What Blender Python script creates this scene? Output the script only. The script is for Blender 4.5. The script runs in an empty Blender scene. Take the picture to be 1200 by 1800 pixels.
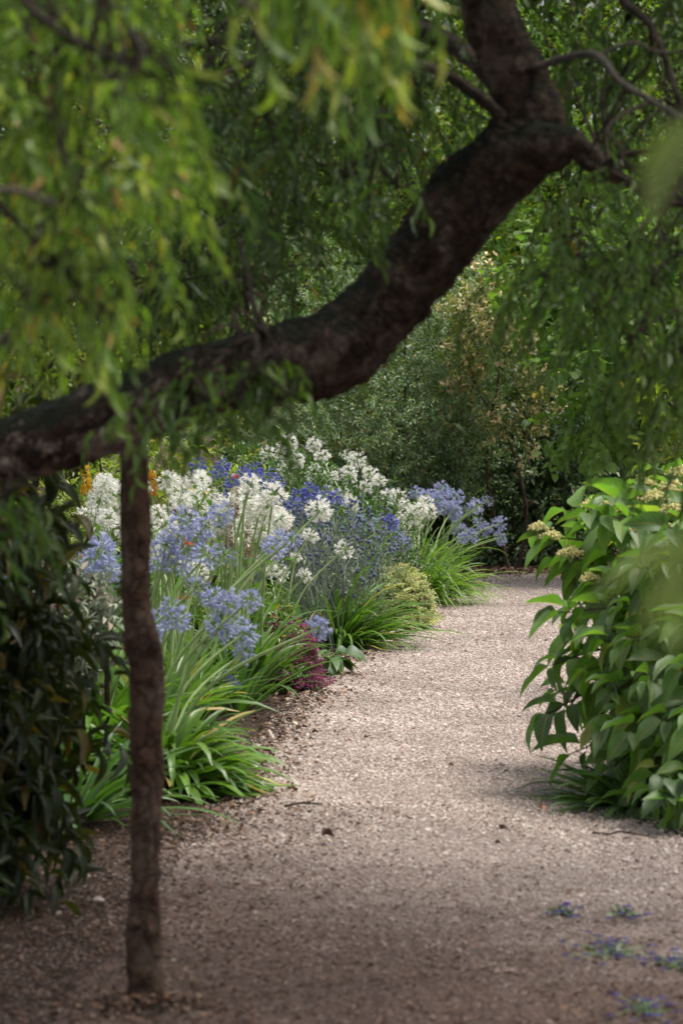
import bpy, math, random
import numpy as np
from mathutils import Vector, Matrix
random.seed(7)
RNG = np.random.default_rng(11)
C = bpy.context.scene.collection
PI = math.pi
# ------------------------------------------------------------------ camera model
F = 6745.0; CAM = np.array([0.0, 0.0, 1.6]); PITCH = math.atan(337/6745)
def ray(px, py):
    x = (px-600)/F; u = (900-py)/F
    return np.array([x, math.cos(PITCH)+u*math.sin(PITCH), u*math.cos(PITCH)-math.sin(PITCH)])
def at(px, py, Y):
    d = ray(px, py); return CAM + d*(Y/d[1])
def gnd(px, py):
    d = ray(px, py); return CAM + d*(-CAM[2]/d[2])
def gx(px, Y):
    return (px-600)/F*Y
# ------------------------------------------------------------------ mesh building
def nrm(a):
    a = np.asarray(a, float); return a/(np.linalg.norm(a, axis=-1, keepdims=True)+1e-12)
class MB:
    def __init__(s): s.V=[]; s.F=[]; s.U=[]; s.n=0
    def add(s, v, f, uv=None):
        v = np.asarray(v, float).reshape(-1,3); f = np.asarray(f, np.int64)
        s.V.append(v); s.F.append(f+s.n); s.n += len(v)
        s.U.append(np.zeros((len(v),2)) if uv is None else np.asarray(uv, float).reshape(-1,2))
    def addmany(s, tv, tf, V, tuv=None):
        # V (N,n,3)
        N, n = V.shape[:2]
        f = (tf[None]+(np.arange(N)*n)[:,None,None]).reshape(-1, tf.shape[1])
        s.add(V.reshape(-1,3), f, None if tuv is None else np.tile(tuv,(N,1)))
    def build(s, name, mat, parent=None, smooth=True):
        me = bpy.data.meshes.new(name)
        o = bpy.data.objects.new(name, me); C.objects.link(o)
        if s.n:
            V = np.concatenate(s.V); U = np.concatenate(s.U)
            lv = np.concatenate([f.reshape(-1) for f in s.F])
            tot = np.concatenate([np.full(len(f), f.shape[1]) for f in s.F])
            st = np.concatenate([[0], np.cumsum(tot)[:-1]])
            if parent is not None: V = V - WL(parent)
            me.vertices.add(len(V)); me.vertices.foreach_set('co', V.astype(np.float32).ravel())
            me.loops.add(len(lv)); me.loops.foreach_set('vertex_index', lv.astype(np.int32))
            me.polygons.add(len(st)); me.polygons.foreach_set('loop_start', st.astype(np.int32))
            me.polygons.foreach_set('use_smooth', np.full(len(st), smooth))
            uvl = me.uv_layers.new(name='UVMap')
            me.update(calc_edges=True)
            uvl.data.foreach_set('uv', U[lv].astype(np.float32).ravel())
        me.materials.append(mat)
        if parent is not None: o.parent = parent
        return o
def WL(o):
    p = np.zeros(3)
    while o is not None:
        p = p + np.array(o.location); o = o.parent
    return p
def tag(o, label=None, cat=None, group=None, kind=None):
    if label: o['label']=label
    if cat: o['category']=cat
    if group: o['group']=group
    if kind: o['kind']=kind
    return o
def empty(name, loc, label, cat, group=None):
    o = bpy.data.objects.new(name, None); C.objects.link(o); o.location = tuple(loc)
    o.empty_display_size = 0.1
    return tag(o, label, cat, group)
# ---- templates: leaf blades (x across, y along, z up), all faces quads
def blade(prof, seg=5, curl=0.25, fold=0.25, twist=0.0, wave=0.0):
    v=[]; uv=[]
    for i in range(seg+1):
        t=i/seg; w=prof(t); a=curl*t
        y = math.sin(a)/curl if abs(curl)>1e-3 else t
        z = -(1-math.cos(a))/curl if abs(curl)>1e-3 else 0
        tw = twist*t
        for j,sx in enumerate((-1,0,1)):
            zz = z + (abs(sx)*w*fold) + (wave*math.sin(t*9+sx)*w*abs(sx))
            x = sx*w
            v.append((x*math.cos(tw), y, zz+x*math.sin(tw))); uv.append((0.5+0.5*sx, t))
    f=[]
    for i in range(seg):
        for j in range(2):
            a=i*3+j; f.append((a,a+1,a+4,a+3))
    return np.array(v), np.array(f), np.array(uv)
lance = lambda t: 0.5*max(0.04, math.sin(PI*min(1,t**0.75*0.98+0.01)))
ovate = lambda t: 0.5*max(0.02, (math.sin(PI*t**0.7))**0.85)
heart = lambda t: 0.5*max(0.03, (math.sin(PI*min(1,(t*0.97+0.12)/1.09)**0.75))**0.75)
def tset(prof, w, curls, seg=5, fold=0.25, wave=0.0):
    out=[]
    for c in curls:
        v,f,uv = blade(prof, seg, c, fold, random.uniform(-.3,.3), wave)
        v=v.copy(); v[:,0]*=w; v[:,2]=v[:,2]*1.0
        out.append((v,f,uv))
    return out
T_WILLOW = tset(lance, 0.13, (0.3,0.7,1.1,-0.3), 5, .3)
T_NEARW  = tset(lance, 0.16, (0.5,0.9,1.3), 6, .3)
T_LAUREL = tset(lance, 0.22, (0.3,0.8,1.1), 6, .35)
T_HYD    = tset(ovate, 0.42, (0.5,0.9,1.2,0.7), 8, .32, .10)
T_SMALL  = tset(ovate, 0.5, (0.3,0.8), 3, .25)
T_FINE   = tset(lance, 0.34, (0.2,0.6), 3, .25)
T_HEART  = tset(heart, 0.85, (0.3,0.7,0.9), 5, .2)
T_BROAD  = tset(ovate, 0.62, (0.6,1.0,1.4), 8, .3, .12)
def place(mb, T, P, D, N, L, wj=0.15):
    P=np.asarray(P,float); D=nrm(D); N=np.asarray(N,float)
    X=nrm(np.cross(D,N)); Z=np.cross(X,D)
    L=np.broadcast_to(np.asarray(L,float),(len(P),))
    idx=RNG.integers(0,len(T),len(P))
    for k,(v,f,uv) in enumerate(T):
        m=idx==k
        if not m.any(): continue
        w=1+RNG.normal(0,wj,m.sum())
        W=(P[m][:,None]+L[m][:,None,None]*(v[None,:,0:1]*w[:,None,None]*X[m][:,None]+v[None,:,1:2]*D[m][:,None]+v[None,:,2:3]*Z[m][:,None]))
        mb.addmany(v,f,W,uv)
def tube(mb, pts, rad, sides=6, cap=False):
    pts=np.asarray(pts,float); n=len(pts)
    rad=np.broadcast_to(np.asarray(rad,float),(n,))
    T=nrm(np.gradient(pts,axis=0))
    ref=np.array([0.13,0.31,0.94]); 
    if abs(np.dot(T.mean(0)/ (np.linalg.norm(T.mean(0))+1e-9),ref))>0.9: ref=np.array([0.9,0.2,0.1])
    A=nrm(np.cross(T,ref)); B=np.cross(T,A)
    th=np.arange(sides)/sides*2*PI
    R=(A[:,None]*np.cos(th)[None,:,None]+B[:,None]*np.sin(th)[None,:,None])*rad[:,None,None]
    V=(pts[:,None]+R).reshape(-1,3)
    i=np.arange(n-1)[:,None]*sides; j=np.arange(sides)[None]
    f=np.stack([i+j,i+(j+1)%sides,i+sides+(j+1)%sides,i+sides+j],-1).reshape(-1,4)
    uv=np.stack([np.tile(th/(2*PI),n),np.repeat(np.linspace(0,1,n),sides)],-1)
    mb.add(V,f,uv)
    if cap:
        for e,c in ((0,pts[0]),(n-1,pts[-1])):
            ring=V.reshape(n,sides,3)[e]
            vv=np.vstack([ring,c]); ff=[(k,(k+1)%sides,sides) for k in range(sides)]
            mb.add(vv,np.array(ff))
def spline(P, n):
    P=np.asarray(P,float); m=len(P)
    t=np.linspace(0,m-1,n); out=[]
    for x in t:
        i=min(int(x),m-2); u=x-i
        p0=P[max(i-1,0)];p1=P[i];p2=P[i+1];p3=P[min(i+2,m-1)]
        out.append(0.5*((2*p1)+(-p0+p2)*u+(2*p0-5*p1+4*p2-p3)*u*u+(-p0+3*p1-3*p2+p3)*u**3))
    return np.array(out)
class SN:   # cheap smooth numpy noise
    def __init__(s, seed, freq=1.0, n=14):
        r=np.random.default_rng(seed); d=nrm(r.normal(size=(n,3))); fr=freq*2**r.uniform(-0.6,1.3,n)
        s.k=d*fr[:,None]*2*PI; s.p=r.uniform(0,2*PI,n); s.a=1/np.sqrt(fr/freq); s.z=math.sqrt((s.a**2).sum()/2)
    def __call__(s, p): return (np.sin(np.asarray(p)@s.k.T+s.p)*s.a).sum(-1)/s.z
# ------------------------------------------------------------------ materials
def newmat(name):
    m=bpy.data.materials.new(name); m.use_nodes=True; nt=m.node_tree; nt.nodes.clear()
    out=nt.nodes.new('ShaderNodeOutputMaterial'); return m,nt,out
def ramp(nt, cols, interp='LINEAR'):
    r=nt.nodes.new('ShaderNodeValToRGB'); e=r.color_ramp.elements; r.color_ramp.interpolation=interp
    while len(e)<len(cols): e.new(0.5)
    for i,(p,c) in enumerate(cols):
        e[i].position=p; e[i].color=(*c,1)
    return r
def leafmat(name, cols, trans=0.35, rough=0.45, vein=0.0, tcol=(1.25,1.5,0.5), spec=0.5, edge=None, mott=0.25):
    if trans>0 and ('leaf' in name or 'grass' in name):
        k=1.45; cols=[(p_,(c_[0]*k*1.08,c_[1]*k,c_[2]*k*.9)) for p_,c_ in cols]
        if 'litter' in name or 'dead' in name or 'laurel' in name or name=='willow_leaf': cols=[(p_,tuple(v/k for v in c_)) for p_,c_ in cols]
    m,nt,out=newmat(name); N=nt.nodes.new; L=nt.links.new
    g=N('ShaderNodeNewGeometry'); r=ramp(nt, cols); L(g.outputs['Random Per Island'], r.inputs[0])
    col=r.outputs[0]
    tc=N('ShaderNodeTexCoord'); no=N('ShaderNodeTexNoise'); no.inputs['Scale'].default_value=9; no.inputs['Detail'].default_value=3
    L(tc.outputs['Object'], no.inputs['Vector'])
    mr=N('ShaderNodeMapRange'); mr.inputs['From Min'].default_value=.3; mr.inputs['From Max'].default_value=.7
    mr.inputs['To Min'].default_value=1-mott; mr.inputs['To Max'].default_value=1+mott; L(no.outputs['Fac'], mr.inputs['Value'])
    mx=N('ShaderNodeMix'); mx.data_type='RGBA'; mx.blend_type='MULTIPLY'; mx.inputs['Factor'].default_value=1
    L(col,mx.inputs['A']); L(mr.outputs[0],mx.inputs['B']); col=mx.outputs['Result']
    bumpsrc=None
    if vein>0 or edge:
        uv=N('ShaderNodeUVMap'); sep=N('ShaderNodeSeparateXYZ'); L(uv.outputs[0],sep.inputs[0])
        ab=N('ShaderNodeMath'); ab.operation='SUBTRACT'; L(sep.outputs['X'],ab.inputs[0]); ab.inputs[1].default_value=.5
        a2=N('ShaderNodeMath'); a2.operation='ABSOLUTE'; L(ab.outputs[0],a2.inputs[0])
        if vein>0:
            # side veins: sin(v*k - |u|*c)
            m1=N('ShaderNodeMath'); m1.operation='MULTIPLY'; L(sep.outputs['Y'],m1.inputs[0]); m1.inputs[1].default_value=55
            m2=N('ShaderNodeMath'); m2.operation='MULTIPLY'; L(a2.outputs[0],m2.inputs[0]); m2.inputs[1].default_value=-32
            m3=N('ShaderNodeMath'); m3.operation='ADD'; L(m1.outputs[0],m3.inputs[0]); L(m2.outputs[0],m3.inputs[1])
            m4=N('ShaderNodeMath'); m4.operation='SINE'; L(m3.outputs[0],m4.inputs[0])
            p=N('ShaderNodeMapRange'); L(m4.outputs[0],p.inputs['Value']); p.inputs['From Min'].default_value=.75; p.inputs['From Max'].default_value=1; p.inputs['To Max'].default_value=vein*.6
            q=N('ShaderNodeMapRange'); L(a2.outputs[0],q.inputs['Value']); q.inputs['From Min'].default_value=.05; q.inputs['From Max'].default_value=.02; q.inputs['To Max'].default_value=vein
            mm=N('ShaderNodeMath'); mm.operation='MAXIMUM'; L(p.outputs[0],mm.inputs[0]); L(q.outputs[0],mm.inputs[1])
            x2=N('ShaderNodeMix'); x2.data_type='RGBA'; L(mm.outputs[0],x2.inputs['Factor']); L(col,x2.inputs['A']); x2.inputs['B'].default_value=(cols[-1][1][0]*1.8,cols[-1][1][1]*1.6,cols[-1][1][2]*1.5,1)
            col=x2.outputs['Result']; bumpsrc=mm.outputs[0]
        if edge:
            q=N('ShaderNodeMapRange'); L(a2.outputs[0],q.inputs['Value']); q.inputs['From Min'].default_value=.22; q.inputs['From Max'].default_value=.36
            x2=N('ShaderNodeMix'); x2.data_type='RGBA'; L(q.outputs[0],x2.inputs['Factor']); L(col,x2.inputs['A']); x2.inputs['B'].default_value=(*edge,1); col=x2.outputs['Result']
    b=N('ShaderNodeBsdfPrincipled'); b.inputs['Roughness'].default_value=rough; b.inputs['Specular IOR Level'].default_value=spec
    L(col,b.inputs['Base Color'])
    if bumpsrc:
        bp=N('ShaderNodeBump'); bp.invert=True; bp.inputs['Strength'].default_value=.5; bp.inputs['Distance'].default_value=.004; L(bumpsrc,bp.inputs['Height']); L(bp.outputs[0],b.inputs['Normal'])
    t=N('ShaderNodeBsdfTranslucent'); tm=N('ShaderNodeMix'); tm.data_type='RGBA'; tm.blend_type='MULTIPLY'; tm.inputs['Factor'].default_value=1
    L(col,tm.inputs['A']); tm.inputs['B'].default_value=(*tcol,1); tm.clamp_result=False; L(tm.outputs['Result'],t.inputs['Color'])
    ms=N('ShaderNodeMixShader'); ms.inputs[0].default_value=trans; L(b.outputs[0],ms.inputs[1]); L(t.outputs[0],ms.inputs[2]); L(ms.outputs[0],out.inputs['Surface'])
    return m
def S(r,g,b):   # srgb 0-255 -> linear
    f=lambda c: (c/255/12.92) if c/255<=0.04045 else ((c/255+0.055)/1.055)**2.4
    return (f(r),f(g),f(b))
M={}
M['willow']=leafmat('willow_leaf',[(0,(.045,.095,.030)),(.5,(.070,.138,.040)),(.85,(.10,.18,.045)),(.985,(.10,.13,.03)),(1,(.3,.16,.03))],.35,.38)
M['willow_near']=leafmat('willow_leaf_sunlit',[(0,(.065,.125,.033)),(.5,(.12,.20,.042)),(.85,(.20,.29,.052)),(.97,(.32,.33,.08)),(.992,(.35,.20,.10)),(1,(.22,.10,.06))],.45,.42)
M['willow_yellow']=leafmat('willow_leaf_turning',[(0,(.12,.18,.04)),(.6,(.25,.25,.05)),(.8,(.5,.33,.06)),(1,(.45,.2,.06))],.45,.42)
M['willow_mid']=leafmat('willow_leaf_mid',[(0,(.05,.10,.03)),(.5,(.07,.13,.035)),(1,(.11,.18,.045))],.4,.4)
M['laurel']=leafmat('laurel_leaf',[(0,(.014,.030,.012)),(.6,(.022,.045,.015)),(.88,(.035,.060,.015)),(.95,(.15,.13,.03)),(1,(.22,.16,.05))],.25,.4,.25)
M['hyd']=leafmat('hydrangea_leaf',[(0,(.042,.100,.038)),(.5,(.068,.148,.048)),(.93,(.10,.195,.055)),(.992,(.18,.22,.06)),(1,(.25,.16,.06))],.40,.45,.3,tcol=(1.5,1.9,.45))
M['aga']=leafmat('agapanthus_leaf',[(0,(.045,.10,.022)),(.5,(.07,.145,.028)),(.9,(.10,.19,.035)),(.95,(.20,.22,.06)),(1,(.34,.25,.13))],.3,.36)
M['aga_dark']=leafmat('strap_leaf_dark',[(0,(.035,.075,.028)),(.6,(.05,.11,.032)),(1,(.075,.15,.035))],.25,.36)
M['grass']=leafmat('sedge_leaf',[(0,(.075,.14,.025)),(.6,(.11,.20,.035)),(1,(.17,.27,.05))],.35,.36)
M['stem']=leafmat('stem_green',[(0,(.24,.36,.12)),(1,(.34,.46,.18))],.0,.5)
M['stem_dry']=leafmat('stem_dry',[(0,(.18,.13,.08)),(1,(.28,.2,.12))],.0,.7)
M['stem_blue']=leafmat('stem_steel',[(0,(.16,.21,.15)),(1,(.24,.28,.24))],.0,.6)
pt=(1.15,1.15,1.15)
M['f_white']=leafmat('petal_white',[(0,(.84,.84,.80)),(.7,(.90,.90,.87)),(.95,(.86,.82,.72)),(1,(.55,.42,.30))],.35,.6,tcol=(1,1,.96),mott=.05)
M['f_blue']=leafmat('petal_light_blue',[(0,(.27,.30,.52)),(.5,(.38,.42,.63)),(.9,(.56,.58,.74)),(1,(.30,.25,.42))],.35,.6,tcol=(1.1,1.1,1.15),mott=.1)
M['f_deep']=leafmat('petal_deep_blue',[(0,(.08,.09,.36)),(.6,(.14,.15,.50)),(1,(.25,.26,.6))],.35,.6,tcol=(1.1,1.1,1.15),mott=.1)
M['f_grey']=leafmat('petal_fading_blue',[(0,(.20,.24,.38)),(.5,(.28,.32,.50)),(1,(.35,.33,.40))],.3,.6,tcol=pt,mott=.1)
M['f_steel']=leafmat('thistle_steel_blue',[(0,(.07,.09,.19)),(1,(.17,.20,.38))],.0,.7)
M['f_bract']=leafmat('thistle_bract',[(0,(.18,.23,.28)),(1,(.32,.38,.46))],.1,.6,tcol=pt)
M['f_yellow']=leafmat('poker_yellow',[(0,(.78,.44,.01)),(.6,(.82,.58,.03)),(1,(.75,.32,.01))],.25,.5,tcol=(1,1,.8))
M['f_orange']=leafmat('poker_orange',[(0,(.80,.26,.01)),(.7,(.78,.36,.03)),(1,(.6,.35,.05))],.25,.5,tcol=(1,1,.8))
M['f_fade']=leafmat('poker_faded',[(0,(.38,.24,.16)),(.6,(.5,.33,.24)),(1,(.30,.20,.13))],.2,.8,tcol=(1,1,.8))
M['f_cream']=leafmat('corymb_cream',[(0,(.55,.54,.20)),(.6,(.78,.72,.36)),(1,(.55,.44,.18))],.2,.8,tcol=(1,1,.8))
M['f_sedum']=leafmat('sedum_flower',[(0,(.42,.48,.16)),(.5,(.66,.67,.28)),(.9,(.74,.70,.40)),(1,(.40,.24,.09))],.15,.8,tcol=(1,1,.8))
M['l_sedum']=leafmat('sedum_leaf',[(0,(.10,.17,.06)),(1,(.20,.26,.10))],.2,.5)
M['f_purple']=leafmat('oregano_flower',[(0,(.11,.012,.04)),(.5,(.24,.03,.09)),(.85,(.42,.09,.24)),(1,(.60,.22,.50))],.15,.8,tcol=pt)
M['f_red']=leafmat('red_flower',[(0,(.7,.06,.02)),(1,(.8,.15,.06))],.2,.6,tcol=pt)
M['silver']=leafmat('silver_leaf',[(0,(.10,.14,.10)),(.7,(.17,.21,.17)),(1,(.26,.19,.18))],.15,.7,tcol=pt)
M['hollyleaf']=leafmat('sea_holly_leaf',[(0,(.10,.14,.10)),(1,(.16,.19,.15))],.15,.6)
M['osm']=leafmat('osmanthus_leaf',[(0,(.075,.125,.076)),(.5,(.12,.19,.112)),(.85,(.17,.25,.145)),(.97,(.18,.20,.10)),(1,(.28,.16,.07))],.25,.38)
M['dark']=leafmat('dark_shrub_leaf',[(0,(.030,.060,.030)),(.6,(.060,.105,.050)),(.95,(.10,.16,.07)),(1,(.18,.10,.06))],.22,.4)
M['vari']=leafmat('variegated_leaf',[(0,(.04,.07,.03)),(.8,(.08,.12,.035)),(.9,(.45,.36,.16)),(1,(.72,.56,.30))],.25,.4,edge=(.42,.40,.16))
M['willow_pale']=leafmat('willow_leaf_pale',[(0,(.13,.17,.085)),(1,(.17,.21,.11))],.35,.5)
M['cream']=leafmat('cream_young_foliage',[(0,(.62,.50,.24)),(.6,(.75,.64,.36)),(1,(.60,.38,.2))],.3,.5,tcol=pt)
M['lime']=leafmat('lime_leaf',[(0,(.05,.10,.025)),(.6,(.085,.17,.035)),(1,(.15,.25,.06))],.42,.42,.3)
M['mid']=leafmat('mid_green_leaf',[(0,(.06,.10,.018)),(.5,(.12,.18,.028)),(.9,(.20,.26,.04)),(1,(.25,.17,.05))],.4,.4)
M['cover']=leafmat('ground_cover_leaf',[(0,(.03,.06,.03)),(1,(.06,.11,.05))],.25,.5)
M['broad']=leafmat('broad_leaf',[(0,(.028,.068,.024)),(.7,(.045,.10,.028)),(1,(.10,.16,.035))],.3,.45,.2)
M['litter']=leafmat('leaf_litter',[(0,(.05,.03,.02)),(.5,(.13,.075,.05)),(.85,(.22,.14,.095)),(.96,(.34,.27,.21)),(1,(.55,.5,.45))],.05,.85,tcol=pt)
def barkmat(name, a, b, c, scale=18, lich=.5, moss=None, strength=1.0, vert=6):
    m,nt,out=newmat(name); N=nt.nodes.new; L=nt.links.new
    tc=N('ShaderNodeTexCoord'); uvm=N('ShaderNodeUVMap')
    mp=N('ShaderNodeMapping'); L(tc.outputs['Object'],mp.inputs['Vector'])
    n1=N('ShaderNodeTexNoise'); n1.inputs['Scale'].default_value=scale; n1.inputs['Detail'].default_value=8; n1.inputs['Roughness'].default_value=.7; L(mp.outputs[0],n1.inputs['Vector'])
    n2=N('ShaderNodeTexNoise'); n2.inputs['Scale'].default_value=4.5; n2.inputs['Detail'].default_value=5; n2.inputs['Roughness'].default_value=.65; L(mp.outputs[0],n2.inputs['Vector'])
    vo=N('ShaderNodeTexVoronoi'); vo.feature='DISTANCE_TO_EDGE'; vo.inputs['Scale'].default_value=1
    # fissures along the grain via UV
    mu=N('ShaderNodeMapping'); mu.inputs['Scale'].default_value=(vert*1.0,vert*1.4,1); L(uvm.outputs[0],mu.inputs['Vector'])
    ad=N('ShaderNodeVectorMath'); ad.operation='ADD'; sc=N('ShaderNodeVectorMath'); sc.operation='SCALE'; sc.inputs['Scale'].default_value=4.0
    L(n2.outputs['Color'],sc.inputs[0]); L(mu.outputs[0],ad.inputs[0]); L(sc.outputs[0],ad.inputs[1]); L(ad.outputs[0],vo.inputs['Vector'])
    r=ramp(nt,[(.25,a),(.5,b),(.75,c)]); L(n1.outputs['Fac'],r.inputs[0])
    r2=ramp(nt,[(.47,(0,0,0)),(.56,(1,1,1))]); L(n2.outputs['Fac'],r2.inputs[0])
    x=N('ShaderNodeMix'); x.data_type='RGBA'; L(r.outputs[0],x.inputs['A']); x.inputs['B'].default_value=(.38,.295,.235,1)
    mm=N('ShaderNodeMath'); mm.operation='MULTIPLY'; L(r2.outputs[0],mm.inputs[0]); mm.inputs[1].default_value=lich
    if moss:
        so_=N('ShaderNodeSeparateXYZ'); L(tc.outputs['Object'],so_.inputs[0]); gm=N('ShaderNodeMapRange'); L(so_.outputs['X'],gm.inputs['Value']); gm.inputs['From Min'].default_value=1.9; gm.inputs['From Max'].default_value=2.3; gm.inputs['To Min'].default_value=lich; gm.inputs['To Max'].default_value=.22; L(gm.outputs[0],mm.inputs[1]); n2.inputs['Scale'].default_value=9
    L(mm.outputs[0],x.inputs['Factor'])
    col=x.outputs['Result']
    # dark in fissures
    r3=ramp(nt,[(0,(.25,.25,.25)),(.12,(1,1,1))]); L(vo.outputs['Distance'],r3.inputs[0])
    x2=N('ShaderNodeMix'); x2.data_type='RGBA'; x2.blend_type='MULTIPLY'; x2.inputs['Factor'].default_value=.5; L(col,x2.inputs['A']); L(r3.outputs[0],x2.inputs['B']); col=x2.outputs['Result']
    if moss:
        g=N('ShaderNodeNewGeometry'); sp=N('ShaderNodeSeparateXYZ'); L(g.outputs['Normal'],sp.inputs[0])
        n3=N('ShaderNodeTexNoise'); n3.inputs['Scale'].default_value=7; n3.inputs['Detail'].default_value=6; L(mp.outputs[0],n3.inputs['Vector'])
        ms=N('ShaderNodeMath'); ms.operation='MULTIPLY'; L(sp.outputs['Z'],ms.inputs[0]); L(n3.outputs['Fac'],ms.inputs[1])
        r4=ramp(nt,[(.12,(0,0,0)),(.34,(1,1,1))]); L(ms.outputs[0],r4.inputs[0])
        x3=N('ShaderNodeMix'); x3.data_type='RGBA'; L(r4.outputs[0],x3.inputs['Factor']); L(col,x3.inputs['A']); x3.inputs['B'].default_value=(*moss,1); col=x3.outputs['Result']
    b_=N('ShaderNodeBsdfPrincipled'); b_.inputs['Roughness'].default_value=.9; b_.inputs['Specular IOR Level'].default_value=.2; L(col,b_.inputs['Base Color'])
    sm=N('ShaderNodeMath'); sm.operation='MULTIPLY_ADD'; L(r3.outputs[0],sm.inputs[0]); sm.inputs[1].default_value=.6; L(n1.outputs['Fac'],sm.inputs[2])
    bp=N('ShaderNodeBump'); bp.inputs['Strength'].default_value=strength; bp.inputs['Distance'].default_value=.022; L(sm.outputs[0],bp.inputs['Height']); L(bp.outputs[0],b_.inputs['Normal'])
    L(b_.outputs[0],out.inputs['Surface']); return m
M['bark']=barkmat('willow_bark',(.022,.014,.009),(.062,.040,.026),(.13,.088,.062),26,1.0,(.010,.014,.006),1.0)
M['twig']=barkmat('twig_bark',(.03,.024,.018),(.06,.045,.034),(.10,.085,.07),40,.3)
M['twig_grey']=barkmat('twig_bark_grey',(.10,.09,.075),(.16,.14,.12),(.22,.2,.17),40,.3)
M['stake']=barkmat('stake_bark',(.040,.022,.014),(.10,.056,.036),(.19,.11,.072),30,.22,None,1.0,5)
M['bstem']=barkmat('shrub_stem_bark',(.05,.035,.022),(.10,.07,.045),(.16,.12,.08),30,.2)
def groundmat(name, cols, scale, bump, patch=None, scale2=1.2):
    m,nt,out=newmat(name); N=nt.nodes.new; L=nt.links.new
    tc=N('ShaderNodeTexCoord')
    v=N('ShaderNodeTexVoronoi'); v.inputs['Scale'].default_value=scale; L(tc.outputs['Object'],v.inputs['Vector'])
    sp=N('ShaderNodeSeparateColor'); L(v.outputs['Color'],sp.inputs[0])
    r=ramp(nt,cols); L(sp.outputs[0],r.inputs[0])
    n=N('ShaderNodeTexNoise'); n.inputs['Scale'].default_value=scale2; n.inputs['Detail'].default_value=6; L(tc.outputs['Object'],n.inputs['Vector'])
    mr=N('ShaderNodeMapRange'); mr.inputs['From Min'].default_value=.3; mr.inputs['From Max'].default_value=.7; mr.inputs['To Min'].default_value=.7; mr.inputs['To Max'].default_value=1.15; L(n.outputs['Fac'],mr.inputs['Value'])
    x=N('ShaderNodeMix'); x.data_type='RGBA'; x.blend_type='MULTIPLY'; x.inputs['Factor'].default_value=1; L(r.outputs[0],x.inputs['A']); L(mr.outputs[0],x.inputs['B'])
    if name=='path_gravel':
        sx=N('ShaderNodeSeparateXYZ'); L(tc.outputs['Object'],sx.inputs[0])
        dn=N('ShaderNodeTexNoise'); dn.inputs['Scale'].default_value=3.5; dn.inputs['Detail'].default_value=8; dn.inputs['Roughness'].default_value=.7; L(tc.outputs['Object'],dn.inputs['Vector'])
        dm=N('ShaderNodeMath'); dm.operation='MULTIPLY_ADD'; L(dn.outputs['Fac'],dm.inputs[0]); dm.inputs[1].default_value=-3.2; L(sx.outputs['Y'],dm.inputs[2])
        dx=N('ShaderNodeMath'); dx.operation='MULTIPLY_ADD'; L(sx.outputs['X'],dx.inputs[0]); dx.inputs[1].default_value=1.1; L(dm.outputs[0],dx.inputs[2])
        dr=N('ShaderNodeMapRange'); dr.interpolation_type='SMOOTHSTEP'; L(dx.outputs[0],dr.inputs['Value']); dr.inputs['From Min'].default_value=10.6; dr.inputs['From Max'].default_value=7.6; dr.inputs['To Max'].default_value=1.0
        dc=N('ShaderNodeMix'); dc.data_type='RGBA'; dc.blend_type='MULTIPLY'; L(dr.outputs[0],dc.inputs['Factor']); L(x.outputs['Result'],dc.inputs['A']); dc.inputs['B'].default_value=(.46,.385,.35,1); x=dc  # browns the near gravel: soil mixed in, plus tree shade painted into the colour
    b=N('ShaderNodeBsdfPrincipled'); b.inputs['Roughness'].default_value=.95; b.inputs['Specular IOR Level'].default_value=.2; L(x.outputs['Result'],b.inputs['Base Color'])
    n2=N('ShaderNodeTexNoise'); n2.inputs['Scale'].default_value=scale*1.5; n2.inputs['Detail'].default_value=4; L(tc.outputs['Object'],n2.inputs['Vector'])
    ad=N('ShaderNodeMath'); ad.operation='SUBTRACT'; L(n2.outputs['Fac'],ad.inputs[0]); L(v.outputs['Distance'],ad.inputs[1])
    bp=N('ShaderNodeBump'); bp.inputs['Strength'].default_value=bump; bp.inputs['Distance'].default_value=.01; L(ad.outputs[0],bp.inputs['Height']); L(bp.outputs[0],b.inputs['Normal'])
    L(b.outputs[0],out.inputs['Surface']); return m
GC=[(0,(.24,.18,.155)),(.3,(.43,.34,.295)),(.6,(.53,.43,.38)),(.9,(.64,.54,.485)),(.97,(.78,.73,.69)),(1,(.34,.20,.14))]
M['soil']=groundmat('garden_soil',[(0,(.03,.019,.013)),(.5,(.055,.034,.024)),(.9,(.09,.06,.045)),(1,(.2,.16,.13))],90,.8)
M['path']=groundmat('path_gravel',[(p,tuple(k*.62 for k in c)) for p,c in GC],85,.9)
M['lawn']=groundmat('lawn_turf',[(0,(.04,.08,.02)),(1,(.09,.15,.03))],60,.5)
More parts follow.
